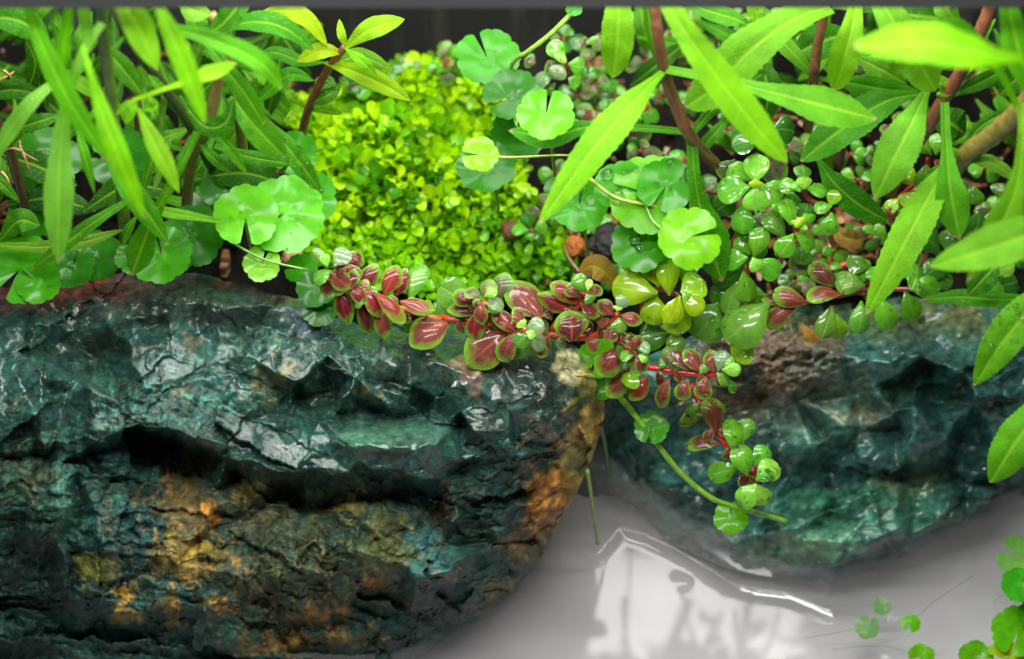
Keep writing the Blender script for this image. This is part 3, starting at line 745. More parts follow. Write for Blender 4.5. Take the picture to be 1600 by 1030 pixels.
# ground lookup ----------------------------------------------------------------
from mathutils.bvhtree import BVHTree
def bvh(o): return BVHTree.FromPolygons([v.co for v in o.data.vertices], [p.vertices[:] for p in o.data.polygons])
BV = [bvh(so), bvh(rock1), bvh(rock2)]
def hground(px, py, which=None):
    d = (W(px, py, 0) - CAMPOS).normalized(); best = None
    for i, b in enumerate(BV):
        if which is not None and i not in which: continue
        hit = b.ray_cast(CAMPOS, d)
        if hit[0] is not None and (best is None or hit[3] < best): best = hit[3]
    if best is None: return -6.0
    return DIST - best * d.dot(F)
LEFTK[0] = .76
# ---------------------------------------------------------------- long-leaved bush on the left
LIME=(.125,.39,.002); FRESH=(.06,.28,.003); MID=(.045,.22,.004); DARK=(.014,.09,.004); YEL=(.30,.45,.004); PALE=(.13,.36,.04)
BROWN=(.16,.065,.03); DKBR=(.07,.035,.015); OLIVE=(.17,.13,.03); SREDC=(.45,.03,.02)
def bush(label, base, group='long-leaved stem plants'):
    return empty('stem_plant', W(*base), label, 'stem plant', group)
LG = 'long-leaved stem plants'
b = bush('blurred bright green long-leaved shoot nearest the camera at the far left', (170, 60, 4.5))
tube(b, 'stem', [W(165,-30,5.4), W(160,40,4.6), W(175,160,3.0), W(190,300,.8), W(200,420,-.8)], .09, .10, (0.086,0.160,0.007))
for q in [([(30,-30,5.8),(62,60,5.6),(110,160,5.2),(170,252,4.6)],40,FRESH,.2,'lance'),
          ([(112,-20,5.8),(106,30,5.6),(100,70,5.2),(98,110,4.8)],30,FRESH,.1,'strap'),
          ([(160,36,5.0),(128,86,5.2),(100,180,4.6),(92,300,4.2),(91,412,3.6)],56,PALE,-.2,'petiole'),
          ([(128,70,5.6),(158,170,6.0),(192,260,5.9),(224,340,5.4)],40,LIME,.35,'lance'),
          ([(92,122,3.6),(50,158,3.9),(10,210,3.6),(-30,280,3)],40,PALE,.25,'strap'),
          ([(172,-25,5.6),(205,20,5.6),(228,66,5.2),(247,110,4.8)],54,(0.158,0.400,0.020),-.1,'oval'),
          ([(232,-20,6.6),(262,40,6.5),(292,110,6.3),(320,192,6.0)],40,LIME,.2,'lance'),
          ([(120,200,2.4),(132,240,2.5),(148,303,2.3)],20,FRESH,.1,'oval'),
          ([(124,-20,5.4),(132,20,5.4),(140,80,5.2)],26,PALE,.3,'strap'),
          ([(158,180,3.6),(165,220,3.5),(172,258,3.2)],22,FRESH,.1,'oval')]:
    long_leaf(b, q[0], q[2-1], q[2], q[3], q[4])
b = bush('long-leaved plant with brown stem and glossy arching leaf below the top left rail', (270, 130, 3))
tube(b, 'stem', [W(150,-40,3.6), W(205,60,2.8), W(255,135,1.8), W(300,200,.6), W(330,260,-.8)], .08, .09, (.05,.07,.02))
A8=long_leaf(b, [(255,44,4.6),(310,54,4.9),(375,80,4.8),(415,105,4.6),(440,138,4.2)],44,FRESH,-.2,'strap')
long_leaf(b, [(205,158,4.2),(250,142,4.5),(310,122,4.7),(370,98,4.5)],38,(0.216,0.464,0.007),-.35,'petiole')
long_leaf(b, [(216,170,4.1),(235,210,4.2),(258,255,4.1),(280,302,3.8)],36,(0.187,0.440,0.015),.25,'oval')
long_leaf(b, [(214,160,4.1),(206,175,4.1),(195,194,4.0)],17,LIME,.1,'oval')
long_leaf(b, [(212,158,4.0),(196,165,4.0),(180,180,3.9)],15,LIME,.1,'oval')
long_leaf(b, [(232,150,4.0),(240,165,4.0),(222,172,3.9)],18,LIME,.1,'oval')
long_leaf(b, [(160,72,2.6),(190,105,2.7),(225,150,2.5)],42,MID,.1,'oval')
long_leaf(b, [(232,118,2.8),(244,130,2.8),(262,140,2.6)],20,FRESH,.1,'oval')
for q in [((258,150,1.6),(252,190,1.3),(246,240,.9)),((318,64,1.8),(312,80,1.7),(300,110,1.5))]:
    tube(b,'petiole',[W(*z) for z in q],.055,.045,(0.108,0.264,0.013))
b = bush('sharper dark-textured leaves hanging onto the stone edge at left centre', (250, 260, 1.5))
tube(b, 'stem', [W(345,110,2.2), W(325,195,1.6), W(300,250,.4), W(290,340,-1.2)], .09, .09, OLIVE)
long_leaf(b, [(163,236,2.2),(195,285,2.4),(232,335,2.3),(264,382,2.0)],46,MID,.15,'oval')
long_leaf(b, [(308,206,2.4),(278,268,2.2),(245,330,1.9),(222,385,1.4),(206,430,1.1)],58,(0.043,0.208,0.004),-.1,'petiole',label='dark drooping leaf with torn brown tip')
long_leaf(b, [(202,312,1.3),(150,345,1.4),(100,382,1.2),(50,420,.8)],34,(0.036,0.192,0.004),.2,'strap')
long_leaf(b, [(345,346,.8),(300,338,1.0),(262,332,1.0),(225,322,.9)],24,(0.086,0.288,0.007),.1,'strap')
long_leaf(b, [(250,212,1.2),(238,250,1.2),(222,300,1.0)],24,MID,.2,'strap')
long_leaf(b, [(268,210,1.2),(255,250,1.2),(240,300,1.0)],16,PALE,.2,'strap')
long_leaf(b, [(215,335,.6),(200,360,.6),(192,385,.5)],20,MID,.2,'oval')
long_leaf(b, [(335,203,1.6),(360,235,1.7),(386,272,1.5)],21,FRESH,.2,'oval')
long_leaf(b, [(310,222,1.2),(335,248,1.3),(362,272,1.1)],22,MID,.1,'oval')
long_leaf(b, [(335,228,.2),(390,245,.3),(455,256,.2)],30,(0.036,0.192,0.004),.1,'strap')
long_leaf(b, [(280,150,1.9),(318,196,2.1),(352,192,2.2),(366,152,2.2)],40,(0.025,0.152,0.004),.5,'oval')
b = bush('green plant whose broad dew-flecked leaf points down to the tiny carpet leaves', (370, 150, 1.5))
tube(b, 'stem', [W(330,20,2.0), W(355,100,1.5), W(372,170,.6), W(380,250,-1)], .08, .09, OLIVE)
long_leaf(b, [(322,62,2.6),(355,110,2.7),(385,150,2.5),(412,194,2.1)],40,MID,.1,'strap')
B6=long_leaf(b, [(362,150,1.9),(386,182,2.0),(414,214,1.8),(446,246,1.4)],58,(0.061,0.256,0.007),.1,'strap')
B7=long_leaf(b, [(420,190,1.0),(446,225,1.0),(474,262,.8),(502,300,.4)],42,(0.050,0.240,0.007),.1,'oval')
long_leaf(b, [(392,168,1.2),(425,138,1.4),(455,116,1.5),(490,126,1.3)],38,(0.036,0.224,0.004),-.2,'oval')
long_leaf(b, [(345,46,1.6),(395,34,1.8),(445,44,1.8),(492,80,1.5)],52,(0.036,0.216,0.007),-.3,'oval')
long_leaf(b, [(398,-30,2.6),(375,5,2.6),(350,35,2.5),(325,52,2.3)],56,(0.029,0.176,0.004),.1,'strap')
long_leaf(b, [(300,20,1.6),(330,35,1.7),(362,34,1.5)],22,(0.072,0.240,0.018),.3,'oval')
long_leaf(b, [(282,2,2.4),(302,16,2.4),(330,22,2.3)],44,(0.130,0.320,0.022),.1,'oval')
long_leaf(b, [(380,110,.6),(395,125,.6),(402,138,.5)],18,PALE,.1,'oval')
long_leaf(b, [(340,120,.9),(300,160,.8),(280,200,.6)],40,(0.022,0.136,0.003),.1,'oval')
drops(b,[B7],60,.012,.045,(.2,.7)); drops(b,[B6],30,.008,.015,(.2,.9))
b = bush('yellow-green young shoot standing before the dark rear glass', (505, 110, -.5))
tube(b, 'stem', [W(540,72,-.2), W(512,110,-.6), W(488,155,-1.2), W(475,195,-1.8), W(465,240,-2.6)], .06, .08, (.22,.07,.03))
for q in [([(538,76,-.1),(570,50,.1),(600,38,.1),(632,30,0)],46,(0.194,0.400,0.004),.1,'oval'),
          ([(542,74,-.1),(534,55,0),(530,30,0)],19,(0.216,0.400,0.004),.1,'oval'),
          ([(540,76,0),(565,95,.1),(590,120,0)],24,LIME,.1,'oval'),
          ([(508,98,-.5),(555,112,-.2),(605,135,-.3),(642,158,-.4)],42,(0.238,0.416,0.004),.1,'oval'),
          ([(512,104,-.7),(560,88,-.7),(612,108,-.8)],40,(0.101,0.264,0.004),.1,'oval'),
          ([(508,98,-.7),(470,95,-.6),(430,82,-.6),(400,90,-.6)],32,(0.036,0.208,0.004),.1,'oval'),
          ([(398,26,-.2),(440,16,0),(480,30,0),(512,72,-.2)],44,(0.245,0.384,0.003),-.2,'oval'),
          ([(536,82,-.3),(500,80,-.2),(464,96,-.3)],40,(0.274,0.400,0.004),.1,'oval'),
          ([(500,120,-1),(515,128,-1),(498,138,-1)],22,PALE,.1,'oval'),
          ([(485,160,-1.2),(510,150,-1),(532,132,-1.1)],34,(0.050,0.200,0.007),.1,'oval'),
          ([(470,165,-1.4),(455,150,-1.3),(448,138,-1.3)],22,(0.115,0.304,0.004),.1,'oval'),
          ([(472,170,-1.4),(455,180,-1.2),(448,198,-1.2)],16,(0.173,0.336,0.007),.1,'oval'),
          ([(475,170,-1.5),(510,172,-1.3),(535,178,-1.3)],18,(0.144,0.336,0.004),.1,'oval')]:
    long_leaf(b, q[0], q[1], q[2], q[3], q[4], serr=.0)
b = bush('dark shaded leaves low in the far left corner above the stone', (40, 300, -.5))
tube(b, 'stem', [W(-40,120,1.5), W(10,220,.5), W(40,330,-.8), W(60,420,-1.6)], .08, .09, DKBR)
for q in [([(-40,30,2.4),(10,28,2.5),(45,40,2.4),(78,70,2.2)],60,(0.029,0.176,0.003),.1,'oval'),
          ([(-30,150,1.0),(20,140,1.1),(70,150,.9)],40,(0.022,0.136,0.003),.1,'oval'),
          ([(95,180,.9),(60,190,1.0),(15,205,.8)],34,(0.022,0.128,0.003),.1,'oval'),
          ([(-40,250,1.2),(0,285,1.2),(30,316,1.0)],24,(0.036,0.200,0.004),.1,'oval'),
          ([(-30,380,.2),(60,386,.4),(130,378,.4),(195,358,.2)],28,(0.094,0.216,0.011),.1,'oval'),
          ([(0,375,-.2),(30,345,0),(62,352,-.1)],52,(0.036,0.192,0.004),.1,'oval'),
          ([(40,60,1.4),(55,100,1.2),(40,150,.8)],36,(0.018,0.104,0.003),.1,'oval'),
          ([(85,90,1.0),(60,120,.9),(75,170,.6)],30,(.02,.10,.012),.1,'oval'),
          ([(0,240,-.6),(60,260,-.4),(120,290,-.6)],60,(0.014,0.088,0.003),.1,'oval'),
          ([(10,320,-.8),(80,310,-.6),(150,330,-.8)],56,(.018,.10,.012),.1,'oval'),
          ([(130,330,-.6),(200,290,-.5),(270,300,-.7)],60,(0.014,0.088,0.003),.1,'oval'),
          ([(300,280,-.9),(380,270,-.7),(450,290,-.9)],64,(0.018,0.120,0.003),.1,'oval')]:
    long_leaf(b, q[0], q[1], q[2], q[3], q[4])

LEFTK[0] = 1.0
# ---------------------------------------------------------------- long-leaved plants on the right
b = bush('plant with brown stem crossing the picture right of the round leaves', (1080, 215, 1.2))
tube(b, 'stem', [W(1020,-40,2.8), W(1026,40,2.5), W(1038,112,2.1), W(1056,165,1.7), W(1078,212,1.3), W(1112,252,.3), W(1150,290,-1.2)], .085, .105, BROWN, n=34)
R1=long_leaf(b, [(1036,112,2.2),(990,158,2.6),(925,235,2.8),(842,350,2.5)],54,(0.144,0.416,0.007),.1,'lance')
long_leaf(b, [(1042,108,2.2),(1115,122,2.5),(1200,142,2.7),(1290,165,2.7),(1370,186,2.5)],66,(0.086,0.304,0.009),-.25,'petiole')
long_leaf(b, [(1034,108,2.1),(1018,60,2.2),(1006,-30,2.4)],26,(0.072,0.288,0.009),.7,'strap')
R4=long_leaf(b, [(1074,206,1.2),(1000,200,1.3),(920,198,1.2),(860,212,1.1),(795,204,.9)],44,(0.040,0.224,0.004),.1,'petiole')
long_leaf(b, [(1080,212,1.2),(1086,280,1.1),(1100,350,.8),(1128,440,.5)],66,(0.043,0.240,0.004),.1,'petiole')
long_leaf(b, [(1082,208,1.2),(1112,172,1.3),(1150,142,1.4),(1200,108,1.4)],26,(0.050,0.224,0.009),.1,'strap')
R8=long_leaf(b, [(1028,-20,4.2),(1085,70,4.5),(1155,165,4.2),(1230,254,3.8)],50,(0.158,0.432,0.007),.2,'strap')
long_leaf(b, [(966,-60,2.5),(966,10,2.6),(964,70,2.5),(957,122,2.3)],48,(0.144,0.400,0.007),.1,'strap')
drops(b,[R1],14,.008,.02); drops(b,[R4],14,.008,.02)
b = bush('plant with slim brown stem dropping from the top centre right', (1275, 120, .8))
tube(b, 'stem', [W(1296,-30,1.8), W(1286,30,1.5), W(1276,80,1.2), W(1271,128,.9), W(1262,200,-.6)], .07, .085, BROWN, n=24)
long_leaf(b, [(1296,10,2.0),(1240,30,2.2),(1170,80,2.2),(1118,135,2.0),(1070,166,1.7)],72,(0.122,0.352,0.011),.15,'strap')
long_leaf(b, [(1276,122,1.0),(1248,92,1.1),(1218,58,1.1),(1192,10,1.0)],30,(0.101,0.304,0.015),.1,'strap')
long_leaf(b, [(1338,5,1.8),(1330,50,2.0),(1318,95,1.9),(1303,142,1.6)],46,(0.158,0.400,0.007),.1,'strap')
long_leaf(b, [(1276,122,1.0),(1330,130,1.2),(1385,140,1.1),(1445,150,.9)],34,(0.043,0.240,0.004),.2,'lance')
long_leaf(b, [(1434,146,1.0),(1380,160,1.3),(1310,205,1.3),(1251,252,1.0)],62,(0.043,0.216,0.008),.15,'lance')
long_leaf(b, [(1276,244,.4),(1300,282,.5),(1340,318,.4),(1388,346,.2)],44,(0.025,0.176,0.003),.1,'lance')
long_leaf(b, [(1236,88,.4),(1280,66,.5),(1330,50,.3)],56,(0.025,0.152,0.003),.1,'oval')
long_leaf(b, [(1300,10,1.6),(1330,6,1.8),(1370,14,1.7)],24,(0.072,0.240,0.013),.1,'strap')
long_leaf(b, [(1182,48,.9),(1150,30,1.0),(1110,18,1.0),(1065,2,.9)],30,(0.058,0.256,0.007),.1,'oval')
long_leaf(b, [(1178,-20,1.2),(1180,10,1.2),(1184,42,1.1)],26,(0.144,0.368,0.007),.1,'oval')
long_leaf(b, [(1340,90,.5),(1380,110,.6),(1415,130,.4)],44,(0.086,0.272,0.007),.1,'oval')
long_leaf(b, [(1180,80,0),(1200,140,.1),(1190,200,-.2)],44,(0.022,0.136,0.003),.1,'oval')
b = bush('plant with reddish slanting stem and pale leaf tip at the top right', (1475, 155, 1.2))
tube(b, 'stem', [W(1558,-30,2.4), W(1540,30,2.0), W(1510,95,1.6), W(1474,158,1.2), W(1440,212,.5), W(1412,258,-.4), W(1390,300,-1.4)], .10, .115, (.17,.06,.03), n=34)
long_leaf(b, [(1450,136,1.6),(1425,190,2.0),(1395,250,2.0),(1367,310,1.7)],62,(0.108,0.336,0.015),.1,'lance')
long_leaf(b, [(1476,160,1.4),(1478,215,1.6),(1484,290,1.7),(1499,374,1.4)],52,(0.072,0.304,0.007),.05,'petiole')
R22=long_leaf(b, [(1490,244,1.3),(1458,295,1.6),(1410,385,1.7),(1353,492,1.4)],58,(0.137,0.400,0.008),.2,'lance')
long_leaf(b, [(1466,150,1.3),(1478,138,1.4),(1470,118,1.4)],24,(0.130,0.352,0.007),.1,'oval')
long_leaf(b, [(1486,148,1.0),(1525,132,1.0),(1570,108,.8)],24,(0.036,0.200,0.004),.1,'strap')
long_leaf(b, [(1365,-20,2.6),(1400,40,2.7),(1435,95,2.5),(1462,142,2.2)],66,(0.122,0.352,0.013),.1,'strap')
long_leaf(b, [(1470,-10,1.6),(1480,15,1.7),(1499,38,1.5)],40,(0.101,0.304,0.011),.1,'oval')
long_leaf(b, [(1555,30,1.4),(1535,60,1.5),(1540,70,1.4)],16,FRESH,.1,'oval')
long_leaf(b, [(1392,20,.8),(1440,25,.9),(1500,30,.7)],60,(0.025,0.144,0.004),.1,'oval')
long_leaf(b, [(1455,175,.2),(1490,195,.3),(1508,210,.2)],56,(0.022,0.136,0.003),.1,'oval')
long_leaf(b, [(1410,105,.2),(1395,130,.3),(1400,170,.2)],46,(0.029,0.160,0.004),.1,'oval')
tube(b,'petiole',[W(1466,150,1.3),W(1500,124,1.1),W(1520,108,1.0)],.05,.05,(0.086,0.256,0.007))
drops(b,[R22],110,.006,.016)
b = bush('blurred lime-green shoot hanging nearest in the upper right corner', (1600, 160, 3.5))
tube(b, 'stem', [W(1640,110,4.0), W(1598,168,3.2), W(1550,212,2.2), W(1505,246,1.2), W(1470,300,-.6)], .16, .15, OLIVE, n=24)
long_leaf(b, [(1600,92,8.2),(1530,82,8.8),(1440,66,9.0),(1335,72,8.8)],58,(.13,.40,.002),.1,'lance')
long_leaf(b, [(1590,168,4.0),(1560,110,4.6),(1510,58,4.8),(1438,40,4.6)],40,FRESH,-.3,'petiole')
long_leaf(b, [(1570,-20,5.4),(1582,40,5.4),(1600,100,5.2),(1640,180,4.8)],44,FRESH,.1,'strap')
long_leaf(b, [(1596,160,4.2),(1596,230,4.4),(1578,320,4.3),(1512,440,4.0)],46,(0.115,0.336,0.007),-.15,'petiole')
long_leaf(b, [(1690,330,5.2),(1610,365,5.3),(1530,392,5.1),(1452,416,4.8)],62,(0.130,0.384,0.011),.1,'oval')
long_leaf(b, [(1502,250,1.3),(1488,240,1.4),(1478,262,1.3)],24,(0.101,0.288,0.011),.1,'strap')
long_leaf(b, [(1506,246,1.3),(1545,252,1.5),(1590,280,1.4)],22,(0.130,0.336,0.020),.1,'strap')
long_leaf(b, [(1504,238,1.2),(1530,200,1.3),(1580,170,1.4)],20,(0.058,0.256,0.007),.5,'strap')
long_leaf(b, [(1640,60,1.6),(1600,110,1.6),(1560,150,1.4)],50,(0.022,0.128,0.003),.1,'oval')
b = bush('dewy leaves drooping in from the right edge over the rear stone', (1640, 540, 1.5))
tube(b, 'stem', [W(1690,380,2.4), W(1670,470,2.2), W(1660,560,1.8), W(1668,660,1.2)], .09, .10, BROWN)
E1=long_leaf(b, [(1660,440,2.3),(1610,482,2.6),(1562,540,2.5),(1522,602,2.2)],60,(0.094,0.336,0.006),.25,'oval')
E2=long_leaf(b, [(1665,590,2.0),(1620,645,2.3),(1580,700,2.2),(1547,754,1.9)],64,(0.086,0.336,0.006),.25,'lance')
long_leaf(b, [(1640,466,.6),(1570,468,.7),(1500,464,.6),(1440,468,.4)],28,(0.040,0.240,0.004),.1,'oval')
long_leaf(b, [(1560,410,1.2),(1540,432,1.2),(1512,462,1.0)],40,(0.025,0.160,0.004),.1,'oval')
drops(b,[E1],60,.015,.05,(.35,.8)); drops(b,[E2],14,.01,.025)

fr = random.Random(21)
for (x0, x1, y0, y1, n, lab, bx, by) in ((-20, 470, 10, 330, 115, 'mass of narrow dark blades filling the shade behind the left leaves', 200, 250), (960, 1600, 10, 230, 26, 'narrow dark blades in the shade behind the right brown stems', 1300, 200)):
    b = bush(lab, (bx, by, -1.5))
    tube(b, 'stem', [W(bx, by - 150, -.8), W(bx + 20, by - 40, -1.4), W(bx + 10, by + 60, -2.2)], .08, .09, DKBR)
    for k in range(n):
        x = fr.uniform(x0, x1); y = fr.uniform(y0, y1); a = fr.uniform(.1, 2.8); l = fr.uniform(70, 140); h = hground(x, y, (0,)) + fr.uniform(.7, 2.2)
        dx, dy = math.cos(a) * l, math.sin(a) * l * .8
        long_leaf(b, [(x - dx * .5, y - dy * .5, h), (x, y, h + .25), (x + dx * .5, y + dy * .5, h - .2)], fr.uniform(18, 34), jit(fr.choice([DARK, MID, (0.029,0.160,0.004), (0.072,0.240,0.007)]), .2), None, fr.choice(['lance', 'strap', 'oval']))

# ---------------------------------------------------------------- creeping red stem plants
CR=(.15,.010,.018); CRB=(.26,.03,.02); GG=(.09,.24,.02); SIL=(.17,.27,.12); MAR=(.085,.010,.014); RG=(.15,.035,.025); BG2=(.20,.50,.04)
KEY={'r':(CR,1),'R':(CRB,1),'m':(MAR,1),'x':(RG,1),'g':(GG,0),'s':(SIL,0),'b':(BG2,0),'y':((.24,.46,.005),0),'Y':((.30,.52,.005),0),'d':((.035,.17,.010),0),'G':((.10,.36,.012),0),'k':((.09,.10,.05),1)}
def shoot(label, group, stem, leaves, h0, stemcol=(.38,.03,.02), sr=.045, cat='red sprig', dn=4, drop=(.008,.022), name='red_sprig', spread=.35):
    e = empty(name, W(stem[-1][0], stem[-1][1], stem[-1][2] + h0), label, cat, group)
    tube(e, 'stem', [W(q[0], q[1], q[2] + h0 - .08) for q in stem], sr * .75, sr * .85, stemcol)
    leaves = list(leaves)
    if name == 'red_sprig':      # small opposite pairs hiding the stem, as on the real runners
        for a, b_ in zip(stem[:-1], stem[1:]):
            dx, dy = b_[0] - a[0], b_[1] - a[1]; L = math.hypot(dx, dy)
            for k in range(int(L / 24)):
                f = (k + .5) * 24 / L; x = a[0] + dx * f; y = a[1] + dy * f; hh_ = a[2] + (b_[2] - a[2]) * f
                for sg in (-1, 1):
                    an = math.atan2(-dy, -dx) + sg * random.uniform(.7, 1.4); l = random.uniform(20, 32)
                    leaves.append((x, y, x + l * math.cos(an), y + l * math.sin(an), l * random.uniform(.6, .8), random.choice('rmxxrgk'), hh_ + random.uniform(-.05, .15)))
    objs = []
    for lf in leaves:
        bx, by, tx, ty, w_, k = lf[:6]; dh = lf[6] if len(lf) > 6 else 0
        col, red = KEY[k]
        L = math.hypot(tx - bx, ty - by) / 100
        dt = lf[7] if len(lf) > 7 else random.uniform(-.28, .15) * L
        objs.append(round_leaf(e, (bx, by, h0 + dh), (tx, ty, h0 + dh + dt), w_, col, red))
    if dn: drops(e, objs, dn, *drop)
    return e
SG='creeping red sprigs along the big stone'
S=shoot('leftmost red sprig with silvery rosette between stone and tiny carpet leaves',SG,[(522,424,.8),(556,462,.55),(610,478,.4),(690,500,.2)],
 [(545,412,565,395,30,'m',.3),(540,412,558,442,30,'r',.35),(560,452,590,412,30,'r',.35),(600,460,622,414,34,'R',.3),(618,462,636,418,28,'r',.2),(640,470,662,412,38,'g',.1),(630,492,642,520,20,'g',.1),
  (560,462,580,522,26,'m',.35),(533,446,545,508,31,'r',.45),(598,484,601,530,28,'x',.45),(574,452,596,496,28,'r',.55),(543,446,576,470,28,'r',.6),(584,456,634,502,30,'R',.6),(625,470,680,484,30,'x',.55),
  (520,428,506,464,30,'x',.6),(514,424,552,450,32,'x',.8),(518,422,490,440,28,'g',.8),(522,416,544,390,30,'s',.95),(514,418,488,390,22,'g',.8),(512,416,506,396,17,'b',1.0),(700,510,682,470,36,'g',-.1)],0,sr=.06,stemcol=(.50,.09,.03),dn=5)
S=shoot('red sprig with dark maroon leaves arching up at the middle of the row',SG,[(758,472,.75),(752,500,.5),(772,520,.35),(845,522,.2),(905,528,.2)],
 [(742,478,686,446,52,'g',.2),(700,505,640,538,56,'x',.35),(778,466,790,425,38,'k',.2),(748,474,708,458,30,'m',.5),(748,488,698,482,30,'m',.4),(750,484,740,536,32,'r',.5),(752,466,728,452,26,'k',.7),(756,466,768,436,28,'k',.6),(758,474,788,476,27,'s',.85),(752,474,753,508,23,'x',.9),(757,464,776,452,20,'b',.9)],0,sr=.065,stemcol=(.45,.07,.02))
S=shoot('red sprig with green rosette and large bronze leaves lying on the stone top',SG,[(822,515,.9),(808,522,.6),(775,512,.4),(690,496,.15)],
 [(846,497,793,438,56,'x',.4),(790,522,728,570,64,'x',.45),(806,520,768,484,30,'r',.65),(806,520,779,563,34,'x',.7),(816,512,804,480,22,'x',.8),(816,536,808,560,24,'g',.6),(826,532,856,554,26,'r',.6),(826,524,852,545,28,'s',.8),(824,520,805,540,27,'g',.95),(822,514,850,506,28,'s',1.0),(820,512,812,502,18,'b',1.05),(822,518,836,526,18,'b',1.05)],0,sr=.07,stemcol=(.45,.06,.02))
S=shoot('crimson sprig with tiny pale head in front of the yellow dead leaf',SG,[(914,458,.7),(902,480,.5),(880,500,.35),(862,515,.2)],
 [(898,488,838,460,30,'r',.45),(862,500,846,480,22,'m',.3),(904,474,860,442,32,'r',.55),(908,462,884,446,25,'x',.7),(908,474,938,494,28,'r',.6),(893,534,886,484,54,'m',.65),(914,458,902,428,26,'g',.85),(916,458,942,452,22,'x',.85),(916,460,924,474,22,'g',.9),(918,455,922,436,12,'b',.9)],0,sr=.06,stemcol=(.50,.02,.02))
S=shoot('small red sprig with silvery four-leaf rosette right of the stone tip',SG,[(966,490,.6),(950,505,.45),(930,525,.3),(905,527,.2)],
 [(942,508,930,480,24,'m',.35),(936,530,948,505,24,'r',.35),(958,512,952,536,26,'x',.5),(955,498,942,484,20,'r',.5),(958,492,934,470,26,'x',.6),(966,484,976,462,24,'s',.75),(970,492,1004,503,24,'x',.75),(968,496,968,520,26,'g',.75),(964,486,966,478,15,'b',.8)],0,sr=.065,stemcol=(.55,.05,.02))
S=shoot('drooping red and green sprig wedged between the two stones',SG,[(996,552,.5),(975,540,.4),(945,525,.3)],
 [(968,540,936,586,42,'x',.3),(985,572,950,620,34,'x',0),(995,580,978,604,34,'y',.2),(1012,590,985,625,36,'R',-.1),(972,530,968,548,20,'m',.3),(990,546,984,520,22,'x',.55),(992,554,968,557,24,'g',.55),(994,556,1004,584,22,'x',.55),(997,546,1016,542,22,'s',.65),(998,555,1012,562,18,'b',.65),(992,542,1002,530,20,'g',.5),(968,560,957,568,20,'x',.3)],0,sr=.05,stemcol=(.45,.03,.02))
S=shoot('comb-like red sprig with crimson stem reaching right over the brown soil',SG,[(1132,584,.25),(1105,586,.15),(1065,582,.1),(1010,574,0)],
 [(1050,578,1044,540,24,'k',.1),(1062,560,1054,522,30,'g',0),(1076,578,1046,542,30,'x',.15),(1094,580,1070,544,30,'x',.2),(1116,582,1108,546,30,'x',.25),(1046,590,1030,638,26,'x',.2),(1074,592,1064,626,28,'x',.3),(1102,590,1098,624,30,'x',.35),(1122,580,1134,548,28,'s',.4),(1128,578,1158,576,22,'b',.45),(1120,582,1138,602,24,'g',.4),(1136,592,1148,614,18,'G',.2),(1126,572,1146,558,22,'G',.4)],0,sr=.055,stemcol=(.62,.012,.02),dn=12,drop=(.010,.026))
S=shoot('hanging sprig with dewdrops on round green leaves above the water',SG,[(1184,756,.0),(1170,742,.0),(1146,708,.05),(1122,678,.05),(1098,640,0),(1080,600,-.1)],
 [(1118,676,1108,622,38,'x',.15),(1098,648,1062,662,22,'y',0),(1110,640,1138,636,20,'k',-.1),(1126,694,1072,693,34,'x',.1),(1110,688,1104,680,18,'R',-.1),(1158,692,1172,654,26,'b',-.1),(1146,706,1144,652,34,'G',.2),(1155,730,1106,742,36,'G',.1),(1178,726,1200,698,32,'G',.0),(1168,744,1154,696,38,'G',.3),(1182,752,1215,724,40,'b',.25),(1182,756,1156,790,38,'b',.25),(1184,758,1194,790,36,'b',.3),(1182,750,1204,738,22,'G',.35)],-.8,sr=.055,stemcol=(.62,.012,.03),dn=13,drop=(.018,.06))

# ---------------------------------------------------------------- green round-leaved sprigs
GGP='round-leaved green sprigs on the right'
def gs(label, stem, leaves, h0, dn=4, col=(.30,.04,.02), drop=(.008,.026)): return shoot(label, GGP, stem, leaves, h0, stemcol=col, sr=.05, cat='green sprig', dn=dn + 3, drop=(drop[0], drop[1] * 1.3), name='green_sprig')
gs('yellow-green sprig of broad oval leaves below the lobed lime leaf',[(1064,462,0),(1030,452,-.1),(1010,460,-.6),(1000,500,-1.5)],
 [(1010,436,970,392,36,'y',-.1),(1030,448,1010,394,38,'Y',.05),(1046,462,1042,402,38,'Y',.2),(1066,440,1080,410,40,'G',-.1),(1028,458,956,446,54,'y',.2),(1024,460,1020,508,44,'y',0),(1050,520,1000,530,50,'d',-.3),(1060,470,1056,524,46,'y',.1),(1062,462,1044,506,36,'Y',.35),(1064,458,1100,438,52,'Y',.3),(1066,462,1098,488,34,'Y',.4),(1068,456,1078,476,22,'b',.42)],.15,dn=4)
gs('tallest bright green rosette at the upper centre right with glossy cupped leaves',[(1180,290,0),(1176,320,-.2),(1150,370,-.5),(1120,420,-1.2)],
 [(1150,300,1118,330,40,'d',-.4),(1172,282,1136,262,36,'G',-.05),(1172,292,1120,300,46,'G',.1),(1160,318,1160,366,38,'G',-.1),(1162,320,1164,372,36,'d',-.2),(1188,292,1224,306,40,'G',.05),(1180,286,1180,240,42,'b',.25),(1182,290,1184,330,44,'b',.3),(1181,280,1180,294,28,'Y',.4),(1125,345,1110,330,28,'k',-.4)],.4,dn=4,drop=(.01,.03))
gs('dewy green rosette right of the tallest one with a lime centre',[(1246,350,0),(1240,370,-.2),(1225,395,-.5),(1210,440,-1.2)],
 [(1228,372,1196,332,34,'g',-.1),(1255,350,1262,318,36,'d',-.1),(1236,352,1228,310,32,'G',.15),(1240,366,1216,400,34,'G',.2),(1242,364,1274,386,36,'G',.2),(1256,380,1250,414,34,'d',-.2),(1240,388,1262,430,40,'k',-.4),(1252,344,1246,356,32,'b',.35),(1256,334,1264,352,30,'G',.2),(1246,340,1254,352,24,'Y',.42)],.3,dn=5)
